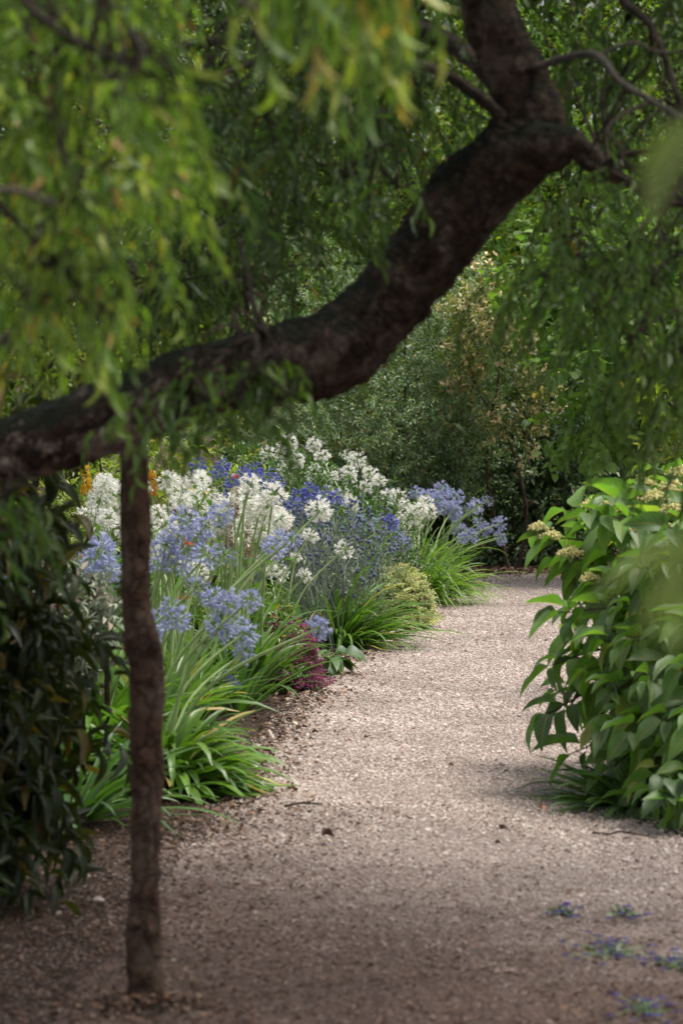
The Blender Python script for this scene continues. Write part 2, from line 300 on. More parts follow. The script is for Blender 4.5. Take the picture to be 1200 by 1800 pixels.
def pebmat():
    m,nt,out=newmat('gravel_stone'); N=nt.nodes.new; L=nt.links.new
    g=N('ShaderNodeNewGeometry'); r=ramp(nt,GC); L(g.outputs['Random Per Island'],r.inputs[0])
    tc=N('ShaderNodeTexCoord'); n=N('ShaderNodeTexNoise'); n.inputs['Scale'].default_value=1.6; n.inputs['Detail'].default_value=5; L(tc.outputs['Object'],n.inputs['Vector'])
    mr=N('ShaderNodeMapRange'); mr.inputs['From Min'].default_value=.3; mr.inputs['From Max'].default_value=.7; mr.inputs['To Min'].default_value=.70; mr.inputs['To Max'].default_value=1.15; L(n.outputs['Fac'],mr.inputs['Value'])
    x=N('ShaderNodeMix'); x.data_type='RGBA'; x.blend_type='MULTIPLY'; x.inputs['Factor'].default_value=1; L(r.outputs[0],x.inputs['A']); L(mr.outputs[0],x.inputs['B'])
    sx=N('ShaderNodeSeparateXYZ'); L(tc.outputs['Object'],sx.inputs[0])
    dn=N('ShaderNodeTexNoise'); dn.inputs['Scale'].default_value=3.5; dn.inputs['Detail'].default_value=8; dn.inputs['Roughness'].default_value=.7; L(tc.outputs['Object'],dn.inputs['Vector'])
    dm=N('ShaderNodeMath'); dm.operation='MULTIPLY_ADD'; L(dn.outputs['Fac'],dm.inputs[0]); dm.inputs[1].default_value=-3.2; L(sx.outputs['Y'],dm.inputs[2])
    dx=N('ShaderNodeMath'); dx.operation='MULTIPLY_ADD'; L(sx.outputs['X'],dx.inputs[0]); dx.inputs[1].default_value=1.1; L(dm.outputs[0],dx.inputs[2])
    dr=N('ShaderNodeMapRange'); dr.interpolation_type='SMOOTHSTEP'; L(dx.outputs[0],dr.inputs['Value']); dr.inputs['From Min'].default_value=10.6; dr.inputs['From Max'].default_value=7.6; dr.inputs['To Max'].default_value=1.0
    dc=N('ShaderNodeMix'); dc.data_type='RGBA'; dc.blend_type='MULTIPLY'; L(dr.outputs[0],dc.inputs['Factor']); L(x.outputs['Result'],dc.inputs['A']); dc.inputs['B'].default_value=(.46,.385,.35,1); x=dc  # same tint on the near chips: some soil, and painted shade of the willow
    b=N('ShaderNodeBsdfPrincipled'); b.inputs['Roughness'].default_value=.85; b.inputs['Specular IOR Level'].default_value=.3; L(x.outputs['Result'],b.inputs['Base Color']); L(b.outputs[0],out.inputs['Surface']); return m
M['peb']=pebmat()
# ------------------------------------------------------------------ ground, path, gravel
def edgeL(Y): return np.interp(Y,[5,9.5,10.4,11.6,12.4,12.9,14.5,17.4,19.5,20.9,22.5,23.8,26],[-.7,-.62,-.55,-.42,-.33,-.24,-.2,-.02,.22,.42,.62,.82,1.5])
def edgeR(Y): return np.interp(Y,[5,10.8,12.3,14,17,20,22,23.4,26],[2.2,1.35,.86,.95,1.15,1.45,1.9,3.2,4.5])
mb=MB(); n=30
mb.add([(-400,-60,0),(400,-60,0),(400,900,0),(-400,900,0)],[(0,1,2,3)])
g=mb.build('ground',M['soil']); tag(g,'dark brown garden soil under the planting','ground',kind='structure')
mb=MB(); ys=np.linspace(3,24.7,90); sn=SN(3,.9)
jl=sn(np.stack([ys*0,ys,ys*0],-1))*.03; jr=sn(np.stack([ys*0+9,ys,ys*0],-1))*.03
V=np.stack([np.stack([edgeL(ys)+jl,ys,ys*0+.004],-1),np.stack([edgeR(ys)+jr,ys,ys*0+.004],-1)],1).reshape(-1,3)
i=np.arange(89)*2; mb.add(V,np.stack([i,i+1,i+3,i+2],-1))
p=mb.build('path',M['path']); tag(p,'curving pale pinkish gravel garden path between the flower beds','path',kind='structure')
mb=MB(); a=gnd(880,975); 
mb.add([(1.0,27.5,.004),(9,27.5,.004),(9,60,.004),(1.0,60,.004)],[(0,1,2,3)])
tag(mb.build('lawn',M['lawn']),'mown green lawn seen beyond the shrubs','lawn',kind='structure')
# pebbles
ph=nrm([(1,0,0),(-1,0,0),(0,1,0),(0,-1,0),(0,0,1),(0,0,-1)])
pf=np.array([(0,2,4),(2,1,4),(1,3,4),(3,0,4),(2,0,5),(1,2,5),(3,1,5),(0,3,5)])
def pebbles(name,N,yr,spread,rr,mat,label,cat,zoff=.004,weight=None,tpl=None):
    Y=RNG.uniform(yr[0],yr[1],N*2); u=RNG.uniform(-spread,1+spread,N*2)
    X=edgeL(Y)+(edgeR(Y)-edgeL(Y))*u
    keep=np.ones(len(Y),bool)
    d=np.maximum(np.maximum(edgeL(Y)-X,X-edgeR(Y)),0); keep&=RNG.random(len(Y))<np.exp(-d/np.where(Y<11.5,.22,.08))
    keep&=(np.abs(X)<Y*.105+.15)
    if weight is not None: keep&=RNG.random(len(Y))<weight(X,Y)
    X=X[keep][:N];Y=Y[keep][:N];n=len(X)
    s=RNG.uniform(*rr,n)*np.exp(RNG.normal(0,.25,n)); th=RNG.uniform(0,2*PI,n)
    v=ph[None]*(1+RNG.normal(0,.22,(n,6,1)))*np.stack([s*RNG.uniform(.8,1.35,n),s,s*RNG.uniform(.45,.75,n)],-1)[:,None]
    v+=RNG.normal(0,.12,(n,6,3))*s[:,None,None]
    c,si=np.cos(th)[:,None],np.sin(th)[:,None]
    x=v[...,0]*c-v[...,1]*si; y=v[...,0]*si+v[...,1]*c
    tilt=RNG.normal(0,.3,n)[:,None]; z=v[...,2]*np.cos(tilt)+x*np.sin(tilt)
    W=np.stack([x+X[:,None],y+Y[:,None],z+zoff+(s*.25)[:,None]],-1)
    mb=MB(); mb.addmany(ph,pf,W); o=mb.build(name,mat,smooth=False); tag(o,label,cat,kind='stuff'); return o
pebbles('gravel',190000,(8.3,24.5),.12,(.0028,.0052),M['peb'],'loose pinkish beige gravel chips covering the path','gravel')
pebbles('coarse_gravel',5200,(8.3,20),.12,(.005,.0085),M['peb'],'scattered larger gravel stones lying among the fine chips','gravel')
# ------------------------------------------------------------------ leaf litter
def flakes(name,N,region,LL,mat,label,T=T_SMALL):
    mb=MB(); P=region(N); n=len(P)
    th=RNG.uniform(0,2*PI,n); D=np.stack([np.cos(th),np.sin(th),RNG.normal(0,.18,n)],-1)
    Nn=np.stack([RNG.normal(0,.45,n),RNG.normal(0,.45,n),np.ones(n)],-1)
    place(mb,T,P,D,Nn,RNG.uniform(*LL,n),.3)
    o=mb.build(name,mat); tag(o,label,'leaf litter',kind='stuff'); return o
def reg_near(N):
    Y=RNG.uniform(8.3,12.6,N*3); X=RNG.uniform(-1.4,1.35,N*3)
    w=np.clip((edgeL(Y)+.6-X)/1.0,0,1)+.08+np.clip((10.6-Y)/2.5,0,1)*.45
    k=RNG.random(N*3)<w; X=X[k][:N];Y=Y[k][:N]
    return np.stack([X,Y,RNG.uniform(.008,.018,len(X))],-1)
flakes('leaf_litter',15000,reg_near,(.006,.024),M['litter'],'brown fallen leaves and bark chips scattered over the shaded gravel',T_SMALL+T_LAUREL+T_WILLOW)
def reg_edge(N):
    Y=RNG.uniform(11.5,24,N); X=edgeL(Y)+RNG.normal(-.05,.10,N)
    return np.stack([X,Y,RNG.uniform(.008,.02,N)],-1)
flakes('border_litter',3200,reg_edge,(.012,.035),M['litter'],'dry brown leaf bits along the border edge of the path')
def reg_path(N):
    Y=RNG.uniform(11,24,N); X=edgeL(Y)+(edgeR(Y)-edgeL(Y))*RNG.random(N)
    k=SN(8,.9)(np.stack([X,Y,Y*0],-1))>RNG.normal(.4,.5,N); X=X[k];Y=Y[k]
    return np.stack([X,Y,RNG.uniform(.008,.016,len(X))],-1)
flakes('path_litter',1300,reg_path,(.006,.026),M['litter'],'sparse brown leaf crumbs drifted thinly across the sunlit gravel',T_SMALL+T_WILLOW)
def reg_post(N):
    a=RNG.uniform(0,6.28,N); q=np.abs(RNG.normal(0,.10,N))+.035; c=gnd(257,1779)
    return np.stack([c[0]+np.cos(a)*q,c[1]+.05+np.sin(a)*q,.012+.03*np.clip(1-q/.14,0,1)],-1)
flakes('post_litter',420,reg_post,(.008,.028),M['litter'],'bark crumbs and dead leaves heaped round the foot of the wooden post')
mb=MB(); c=gnd(257,1779); nr=10; na=40; rr_=np.linspace(0,1,nr); aa=np.arange(na)/na*2*PI
hx=c[0]+.16*rr_[:,None]*np.cos(aa); hy=c[1]+.05+.18*rr_[:,None]*np.sin(aa); hz=.016*(1-rr_[:,None]**1.5)*np.ones(na)-.001
hz=hz+SN(77,9)(np.stack([hx,hy,hx*0],-1))*.004*(1-rr_[:,None]); ii=np.arange(nr-1)[:,None]*na; jj=np.arange(na)[None]
mb.add(np.stack([hx,hy,hz],-1).reshape(-1,3),np.stack([ii+jj,ii+na+jj,ii+na+(jj+1)%na,ii+(jj+1)%na],-1).reshape(-1,4))
tag(mb.build('soil_mound',M['soil']),'low mound of dark soil packed round the post','ground',kind='structure')
def reg_far(N):
    Y=RNG.normal(24.3,.16,N); X=RNG.uniform(.4,3.6,N)
    return np.stack([X,Y,RNG.uniform(.008,.03,N)],-1)
flakes('hedge_litter',3800,reg_far,(.02,.05),M['litter'],'band of russet fallen leaves below the dark hedge at the path end')
# ------------------------------------------------------------------ crooked willow
def rough_tube(mb, pts, rad, sides, n, seed, amp=.12, oval=0):
    P=spline(np.c_[pts,rad],n); R=P[:,3]; P=P[:,:3]
    T=nrm(np.gradient(P,axis=0)); ref=np.array([0,1,0.05])
    A=nrm(np.cross(T,ref)); B=np.cross(T,A)
    th=np.arange(sides)/sides*2*PI
    d=A[:,None]*np.cos(th)[None,:,None]+B[:,None]*np.sin(th)[None,:,None]
    base=P[:,None]+d*R[:,None,None]
    n1=SN(seed,2.2)(base); n2=SN(seed+1,9)(base); n3=SN(seed+2,30)(base)
    rr=R[:,None]*(1+amp*n1*.5+amp*.42*n2+amp*.26*n3)
    V=(P[:,None]+d*rr[...,None]).reshape(-1,3)
    i=np.arange(n-1)[:,None]*sides; j=np.arange(sides)[None]
    f=np.stack([i+j,i+(j+1)%sides,i+sides+(j+1)%sides,i+sides+j],-1).reshape(-1,4)
    s=np.r_[0,np.cumsum(np.linalg.norm(np.diff(P,axis=0),axis=1))]
    uv=np.stack([np.tile(th/(2*PI),n),np.repeat(s*.7,sides)],-1)
    mb.add(V,f,uv)
    for e in (0,n-1):
        ring=V.reshape(n,sides,3)[e]; vv=np.vstack([ring,P[e]]); mb.add(vv,np.array([(k,(k+1)%sides,sides) for k in range(sides)]))
k9=9/F
TR=[(-80,832,52,9.0),(0,797,54,9.0),(100,768,60,9.0),(200,730,62,9.0),(300,692,66,9.0),(400,657,63,9.02),(500,641,64,9.05),(588,617,74,9.08),(645,571,71,9.1),(695,514,69,9.12),(740,457,69,9.15),(790,388,72,9.15),(860,310,73,9.15),(916,247,72,9.15),(928,190,60,9.15),(893,105,54,9.15),(862,25,50,9.15),(845,-80,48,9.2)]
pts=[at(a,b,c4) for a,b,c3,c4 in TR]; rads=[c3*k9 for a,b,c3,c4 in TR]
rootp=[np.array([-2.35,8.9,-.15]),np.array([-2.05,8.93,.35]),np.array([-1.5,8.97,.9])]
topp=[pts[-1]+np.array([.02,.1,.4]),pts[-1]+np.array([.1,.3,.9])]
willow=empty('willow_tree',(-2.35,8.9,0),'crooked leaning willow with thick dark mossy trunk arching over the path','tree')
mb=MB(); rough_tube(mb,rootp+pts+topp,[.16,.12,.085]+rads+[.055,.04],56,520,5,.10)
# knob and broken stub
rough_tube(mb,[at(905,275,9.1),at(960,262,9.05),at(1005,250,9.0),at(1022,240,8.98)],[.055,.052,.032,.016],28,40,9,.25)
rough_tube(mb,[at(770,440,9.05),at(760,436,8.97)],[.02,.012],12,8,9,.1)
trunk=mb.build('trunk',M['bark'],willow)
def drift(p0,p1,n=14,sag=0.0,j=.03,seed=0):
    r=np.random.default_rng(seed); P=[]; 
    for i in range(5):
        t=i/4; P.append(p0+(p1-p0)*t+np.array([0,0,sag*4*t*(1-t)])+ (r.normal(0,j,3) if 0<i<4 else 0))
    return spline(P,n)
def limb(pts, r0, r1, mat, parent, name='branch', extra=None):
    mb=MB(); P=spline(pts,26); tube(mb,P,np.linspace(r0,r1,26)*(1+RNG.normal(0,.05,26)),9)
    for q in (extra or []): tube(mb,q[0],q[1],6)
    return mb.build(name,mat,parent)
def spray_batch(mbt, mbl, anchors, tl, ld, leafL, T, droop=.22, seed=0, side=.55, dirbias=(0,0,0), step=.024, grav=.45):
    r=np.random.default_rng(seed); P=[];D=[];N=[];Ls=[]
    for a in anchors:
        d=nrm(r.normal(size=3)*np.array([1,.8,.35])+np.array(dirbias)); L=r.uniform(*tl); ns=9
        pts=[np.array(a,float)]
        for i in range(ns):
            d=nrm(d+np.array([0,0,-droop])+r.normal(0,.07,3)); pts.append(pts[-1]+d*L/ns)
        pts=np.array(pts); tube(mbt,pts,np.linspace(.0022,.0008,len(pts)),3)
        nl=int(L/step*ld); tt=np.linspace(.08,1,nl)
        idx=tt*(len(pts)-1); i0=np.minimum(idx.astype(int),len(pts)-2); fr=(idx-i0)[:,None]
        q=pts[i0]*(1-fr)+pts[i0+1]*fr; tg=nrm(pts[i0+1]-pts[i0])
        s=nrm(np.cross(tg,np.array([0,0,1])+r.normal(0,.3,3)))*np.where(np.arange(nl)%2,1,-1)[:,None]
        s=nrm(s+r.normal(0,.45,(nl,3)))
        P.append(q); D.append(tg*.55+s*side+np.array([0,0,-grav])+r.normal(0,.12,(nl,3)))
        N.append(np.array([0,0,1])+r.normal(0,.55,(nl,3))); Ls.append(leafL*r.uniform(.6,1.2,nl)*(1-.35*tt))
    place(mbl,T,np.vstack(P),np.vstack(D),np.vstack(N),np.concatenate(Ls))
def inpoly(x,y,poly):
    c=False; n=len(poly); j=n-1
    for i in range(n):
        xi,yi=poly[i]; xj,yj=poly[j]
        if (yi>y)!=(yj>y) and x<(xj-xi)*(y-yi)/(yj-yi)+xi: c=not c
        j=i
    return c
def zone(poly, n, Y0, Y1, seed, thr=-9, fr=1.4):
    r=np.random.default_rng(seed); xs=[p[0] for p in poly]; ys=[p[1] for p in poly]; out=[]; sn=SN(seed,fr)
    while len(out)<n:
        x=r.uniform(min(xs),max(xs)); y=r.uniform(min(ys),max(ys))
        if inpoly(x,y,poly):
            q=at(x,y,r.uniform(Y0,Y1))
            if thr<-5 or sn(q[None])[0]>thr+r.normal(0,.3): out.append(q)
    return out
def willow_mass(anchors, limbpts, r0, mat, seed, tl=(.15,.4), leafL=.085, ld=1.0, T=T_WILLOW, bmat='twig', sub=14, links=0, **kw):
    """one branch of the willow with the leafy sprays it carries"""
    r=np.random.default_rng(seed+77); mb=MB()
    P=spline(limbpts,40); tube(mb,P,np.linspace(r0,max(.004,r0*.35),40),8)
    A=np.array(anchors)
    hubs=A[r.choice(len(A),min(sub,len(A)),False)]
    for h in hubs:
        k=np.argmin(np.linalg.norm(P-h,axis=1)+np.abs(np.arange(40)-25)*.01); tube(mb,drift(P[k],h,14,.05,.04,int(r.integers(1e6))),np.linspace(.006,.0025,14),5)
    H=np.vstack([hubs,P])
    for a in A[::max(1,int(1/links)) if links else 10**9]:
        k=np.argmin(np.linalg.norm(H-a,axis=1)); 
        if np.linalg.norm(H[k]-a)<.9: tube(mb,drift(H[k],a,7,.03,.02,int(r.integers(1e6))),np.linspace(.0028,.0018,7),3)
    mbl=MB(); spray_batch(mb,mbl,anchors,tl,ld,leafL,T,seed=seed,**kw)
    b=mb.build('branch',M[bmat],willow); l=mbl.build('foliage',M[mat],b); return b,l
top=topp[-1]
# Z1 near, bright, upper left (two depths)
polyA=[(-80,-160),(210,-160),(250,0),(220,130),(245,240),(250,360),(200,440),(120,470),(-80,450)]
near_root=[top,np.array([-.1,7.6,3.2]),np.array([-.4,7.0,2.9]),np.array([-.7,6.4,2.5])]
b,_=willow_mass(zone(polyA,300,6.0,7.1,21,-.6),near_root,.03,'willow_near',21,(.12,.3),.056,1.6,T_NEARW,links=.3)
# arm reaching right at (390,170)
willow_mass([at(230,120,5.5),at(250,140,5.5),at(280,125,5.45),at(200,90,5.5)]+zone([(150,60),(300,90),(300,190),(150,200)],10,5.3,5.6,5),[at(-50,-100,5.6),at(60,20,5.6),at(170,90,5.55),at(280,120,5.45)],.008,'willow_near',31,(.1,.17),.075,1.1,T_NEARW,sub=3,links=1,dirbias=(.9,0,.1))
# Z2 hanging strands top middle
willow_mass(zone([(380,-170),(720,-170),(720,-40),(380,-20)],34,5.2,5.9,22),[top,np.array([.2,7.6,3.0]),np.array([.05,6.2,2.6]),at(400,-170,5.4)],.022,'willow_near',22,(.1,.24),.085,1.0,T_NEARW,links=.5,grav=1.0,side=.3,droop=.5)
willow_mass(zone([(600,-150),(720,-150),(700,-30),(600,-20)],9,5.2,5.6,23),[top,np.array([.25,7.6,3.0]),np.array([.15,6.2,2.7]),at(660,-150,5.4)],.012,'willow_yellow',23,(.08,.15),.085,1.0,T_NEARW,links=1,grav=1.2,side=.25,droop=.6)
# Z3 mid dark canopy
polyM=[(280,-60),(860,-60),(900,150),(800,240),(700,360),(620,450),(480,470),(330,560),(260,520),(270,200)]
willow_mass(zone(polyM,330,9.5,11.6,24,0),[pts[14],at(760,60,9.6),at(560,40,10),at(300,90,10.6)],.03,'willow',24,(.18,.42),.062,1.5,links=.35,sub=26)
polyM2=[(300,-60),(780,-60),(700,60),(620,200),(480,260),(330,300)]
willow_mass(zone(polyM2,80,8.3,9.3,25,-.1),[top,at(760,-120,9),at(560,-100,8.8),at(330,-60,8.7)],.03,'willow',25,(.15,.35),.062,1.4,links=.3,sub=12)
# sprigs hanging before the trunk bend at (720,380)
willow_mass([at(640,300,8.8),at(670,320,8.75),at(700,330,8.8),at(610,320,8.8),at(720,355,8.8),at(590,350,8.85),at(650,350,8.8),at(740,390,8.82)],[at(560,120,8.9),at(600,200,8.9),at(640,260,8.85),at(690,320,8.8)],.006,'willow_mid',26,(.1,.2),.08,1.1,sub=3,links=1)
# Z4/5 right
polyR=[(930,-60),(1280,-60),(1280,640),(1120,600),(1000,560),(900,430),(960,330),(1010,200),(950,80)]
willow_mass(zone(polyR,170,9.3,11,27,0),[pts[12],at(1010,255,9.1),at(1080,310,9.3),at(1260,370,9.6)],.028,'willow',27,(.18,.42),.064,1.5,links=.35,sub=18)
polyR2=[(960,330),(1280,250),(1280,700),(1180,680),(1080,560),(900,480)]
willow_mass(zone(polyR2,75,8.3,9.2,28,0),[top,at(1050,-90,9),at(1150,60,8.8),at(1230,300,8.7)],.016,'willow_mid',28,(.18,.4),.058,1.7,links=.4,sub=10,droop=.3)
polyR3=[(1050,560),(1280,560),(1280,800),(1160,760),(1060,700)]
willow_mass(zone(polyR3,34,8.4,10,29),[at(1280,200,9.2),at(1300,380,9.2),at(1240,520,9.1),at(1160,640,9)],.01,'willow_mid',29,(.15,.35),.058,1.5,links=.5,sub=6,droop=.35)
# Z6 behind the trunk, left
polyL=[(-80,430),(330,470),(560,470),(520,560),(300,610),(100,680),(-80,720)]
willow_mass(zone(polyL,80,9.6,12,30,0),[rootp[2],at(60,560,9.6),at(230,520,10),at(480,490,10.4)],.022,'mid',30,(.18,.4),.058,1.3,links=.35,sub=26)
# drips over the trunk on the left and sprigs across it
willow_mass(zone([(20,500),(230,480),(230,560),(60,570)],14,6.2,7.2,32),[at(-60,300,6.2),at(40,400,6.1),at(120,480,6.1),at(200,560,6.1)],.006,'willow_near',32,(.1,.22),.085,.9,T_NEARW,sub=5,links=1,grav=.9,droop=.4)
willow_mass(zone([(260,640),(560,620),(540,740),(200,790)],34,8.0,8.3,77)+[at(330,690,8.1),at(350,640,8.1),at(400,640,8.1),at(430,680,8.1),at(300,720,8.1),at(370,700,8.0),at(440,650,8.1),at(480,700,8.1),at(330,740,8.0),at(410,720,8.0),at(500,660,8.1),at(280,700,8.1),at(460,740,8.1),at(390,750,8.05),at(350,760,8.05)],[at(420,420,8.5),at(450,540,8.3),at(470,600,8.2),at(440,680,8.1)],.005,'willow_mid',33,(.08,.18),.07,1.2,T_NEARW,sub=6,links=1,side=.7)
willow_mass(zone([(-60,830),(50,840),(90,900),(40,960),(-60,980)],16,7.6,8.2,34),[at(-200,500,8.4),at(-160,650,8.2),at(-100,780,8.0),at(0,870,8.0)],.008,'willow',34,(.1,.22),.085,1.0,T_NEARW,sub=3,links=1)
# one long bough reaching toward the viewer with a few soft leaves
fb=MB(); fl_=MB(); hp=[top,np.array([.6,7,3.2]),np.array([.5,4.6,2.7]),at(1290,-150,2.6),at(1260,200,2.5),at(1240,700,2.45),at(1235,980,2.45)]
tube(fb,spline(hp,60),np.linspace(.02,.0012,60),6)
for (x,y,dx,dz,L_) in ((1238,960,-1,-.30,.085),(1236,985,-1,-.75,.075),(1236,1000,-.8,-1.2,.07),(1250,210,-1,-.45,.09),(1250,230,-.8,-.9,.08),(1245,470,-.5,-1,.06)):
    place(fl_,T_NEARW,[at(x,y,2.45)],[(dx,.1,dz)],[(0,-.6,1)],[L_])
fbo=fb.build('branch',M['twig'],willow); fl_.build('foliage',M['willow_pale'],fbo)
# visible bare limbs
limb([at(880,205,9.1),at(840,170,9.05),at(770,125,9.0),at(660,98,8.9),at(520,92,8.8),at(390,130,8.7),at(330,150,8.7)],.018,.003,M['twig'],willow)
limb([at(1000,250,9.0),at(1030,290,9.0),at(1085,308,9.05),at(1140,345,9.1),at(1230,365,9.2),at(1400,400,9.3)],.015,.009,M['bark'],willow)
limb([at(1050,300,9.05),at(1090,275,9.0),at(1150,262,8.9),at(1230,240,8.9)],.010,.005,M['twig'],willow)
limb([at(940,120,9.1),at(1000,100,8.6),at(1050,98,8.4),at(1085,140,8.3),at(1140,175,8.2),at(1230,225,8.2)],.010,.007,M['twig_grey'],willow)
limb([at(1050,98,8.4),at(1110,75,8.4),at(1160,92,8.4),at(1230,85,8.4)],.005,.003,M['twig_grey'],willow)
limb([at(650,60,9.3),at(645,160,9.3),at(655,260,9.35),at(640,420,9.4)],.007,.003,M['twig'],willow)
limb([at(225,470,9.8),at(200,600,9.7),at(205,740,9.6)],.006,.003,M['twig'],willow)
limb([at(430,470,9.8),at(433,550,9.8),at(455,555,9.8),at(465,500,9.8)],.004,.002,M['twig'],willow)
limb([at(330,490,9.6),at(470,470,9.6),at(640,462,9.7)],.003,.002,M['twig'],willow)
limb([at(-60,345,5.8),at(0,335,5.8),at(40,337,5.8),at(100,360,5.8)],.007,.004,M['twig_grey'],willow)
limb([at(380,-30,5.3),at(430,5,5.3),at(465,18,5.3)],.006,.004,M['twig_grey'],willow)
# upper crown over the near path (throws the shade on the foreground)
r=np.random.default_rng(5); mbt=MB(); mbl=MB()
for tgt in ((-1.2,8.6,3.2),(1.6,9.2,3.3),(.6,12,3.5),(-.6,11.5,3.3),(2.2,11.5,3.4),(1.4,13,3.3),(-.2,9.8,3.9)):
    tube(mbt,drift(top,np.array(tgt),18,.2,.06,int(r.integers(1e6))),np.linspace(.035,.008,18),7)
cN=0; Pc=[]; sn=SN(44,.8)
while len(Pc)<2100:
    q=np.array([r.uniform(-1.0,4.0),r.uniform(7.6,12.3),r.uniform(2.75,4.1)])
    if q[2]<1.6+q[1]*.0835+.3+.1: continue
    if sn(q[None])[0]>-.75: Pc.append(q)
spray_batch(mbt,mbl,Pc,(.2,.45),.6,.15,tset(lance,.22,(.4,.8),3,.2),seed=51)
b=mbt.build('branch',M['twig'],willow); mbl.build('foliage',M['willow'],b)
# ------------------------------------------------------------------ prop stake
stake=None; mb=MB()
ST=[(234,778,25),(236,850,26),(240,950,27),(240,1060,26),(249,1125,34),(258,1180,30),(257,1280,27),(260,1360,30),(256,1480,27),(254,1580,28),(252,1640,33),(256,1710,31),(257,1760,35),(258,1783,40),(258,1830,42)]
ps=[at(a,b,8.9) for a,b,c_ in ST]; 
rough_tube(mb,ps,[c_*8.9/F for a,b,c_ in ST],40,300,61,.10)
for (a,b,dx) in ((268,1140,1),(240,1625,-1),(262,1640,1)):
    c0=at(a,b,8.87); rough_tube(mb,[c0,c0+np.array([dx*.006,-.02,.006]),c0+np.array([dx*.010,-.032,.010])],[.018,.014,.007],16,12,b,.1)
stake=mb.build('wooden_prop',M['stake']); tag(stake,'rough reddish brown wooden post propping up the leaning willow trunk','post')
# ------------------------------------------------------------------ shrub generator
def shrub(name,label,cat,blobs,ntw,leafL,T,mat,tl=.18,k=9,seed=0,limbs=14,up=.35,group=None,thr=-.5,bmat='bstem',base=None,twigs=True,front=None,flat=.0,fr=1.6,droop=0,part='foliage',parent=None):
    r=np.random.default_rng(seed); sn=SN(seed+5,fr)
    c0=np.mean([b_[0] for b_ in blobs],0); base=np.array(base if base is not None else (c0[0],c0[1],0.0),float)
    root=parent or empty(name,base,label,cat,group)
    vol=np.array([b_[1][0]*b_[1][1]*b_[1][2] for b_ in blobs])**.67; vol/=vol.sum()
    A=[];O=[]
    while len(A)<ntw:
        n=ntw*2; bi=r.choice(len(blobs),n,p=vol); d=nrm(r.normal(size=(n,3)))
        c=np.array([blobs[i][0] for i in bi]); R=np.array([blobs[i][1] for i in bi])
        rad=(r.random(n)**.35)*(1+.22*sn(d*1.2+c)); q=c+d*R*rad[:,None]
        ok=(q[:,2]>.03)&(sn(q)>thr+r.normal(0,.35,n))
        if front is not None: ok&=(q[:,1]<c[:,1]+front*R[:,1])
        for a_,o_ in zip(q[ok],nrm(d[ok]/R[ok])): A.append(a_);O.append(o_)
    A=np.array(A[:ntw]);O=np.array(O[:ntw])
    mbt=MB(); mbl=MB()
    for i in range(limbs):
        t=A[r.integers(len(A))]; st=base+np.array([r.normal(0,.06),r.normal(0,.06),0.0])
        tube(mbt,drift(st,t,12,.12,.06,int(r.integers(1e6))),np.linspace(.014,.003,12),5)
    D=nrm(O*.8+np.array([0,0,up])+r.normal(0,.45,A.shape)); L=tl*r.uniform(.6,1.3,len(A))
    tt=np.linspace(.1,1,k)
    P=A[:,None]+D[:,None]*L[:,None,None]*tt[None,:,None]+np.array([0,0,-1])*(droop*L[:,None]*tt[None]**2)[...,None]
    X=nrm(np.cross(D,nrm(r.normal(size=D.shape)))); Yv=np.cross(D,X)
    ph_=np.arange(k)*2.4+r.uniform(0,6,len(A))[:,None]
    side=X[:,None]*np.cos(ph_)[...,None]+Yv[:,None]*np.sin(ph_)[...,None]
    LD=D[:,None]*.6+side*.75+r.normal(0,.15,side.shape)-np.array([0,0,droop*.5])
    LN=np.array([0,0,1.0])+O[:,None]*.35+r.normal(0,.35,side.shape)
    ok=P.reshape(-1,3)[:,2]>.02
    place(mbl,T,P.reshape(-1,3)[ok],LD.reshape(-1,3)[ok],LN.reshape(-1,3)[ok],leafL*r.uniform(.65,1.2,ok.sum()))
    if twigs:
        # thin twigs, vectorised 3-sided
        n=len(A); e=A+D*L[:,None]; w=.0018
        V=np.stack([A+X*w,A-X*w*.5+Yv*w*.87,A-X*w*.5-Yv*w*.87,e],1)
        mbt.addmany(None,np.array([(0,1,3),(1,2,3),(2,0,3)]),V)
    if mbt.n: mbt.build('stem',M[bmat],root)
    f=mbl.build(part,M[mat],root)
    return root,A,O
def bl(px,py,Y,rx,ry,rz): return (at(px,py,Y),(rx,ry,rz))
# left dark laurel in shade
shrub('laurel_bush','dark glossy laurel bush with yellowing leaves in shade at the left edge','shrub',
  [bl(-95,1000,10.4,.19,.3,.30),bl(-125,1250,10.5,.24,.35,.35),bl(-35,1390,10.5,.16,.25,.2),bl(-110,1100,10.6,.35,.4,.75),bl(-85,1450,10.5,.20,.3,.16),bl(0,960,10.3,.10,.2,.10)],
  620,.105,T_LAUREL,'laurel',.16,8,71,16,up=-.1,thr=-1.2,droop=.5,base=gnd(-40,1590))
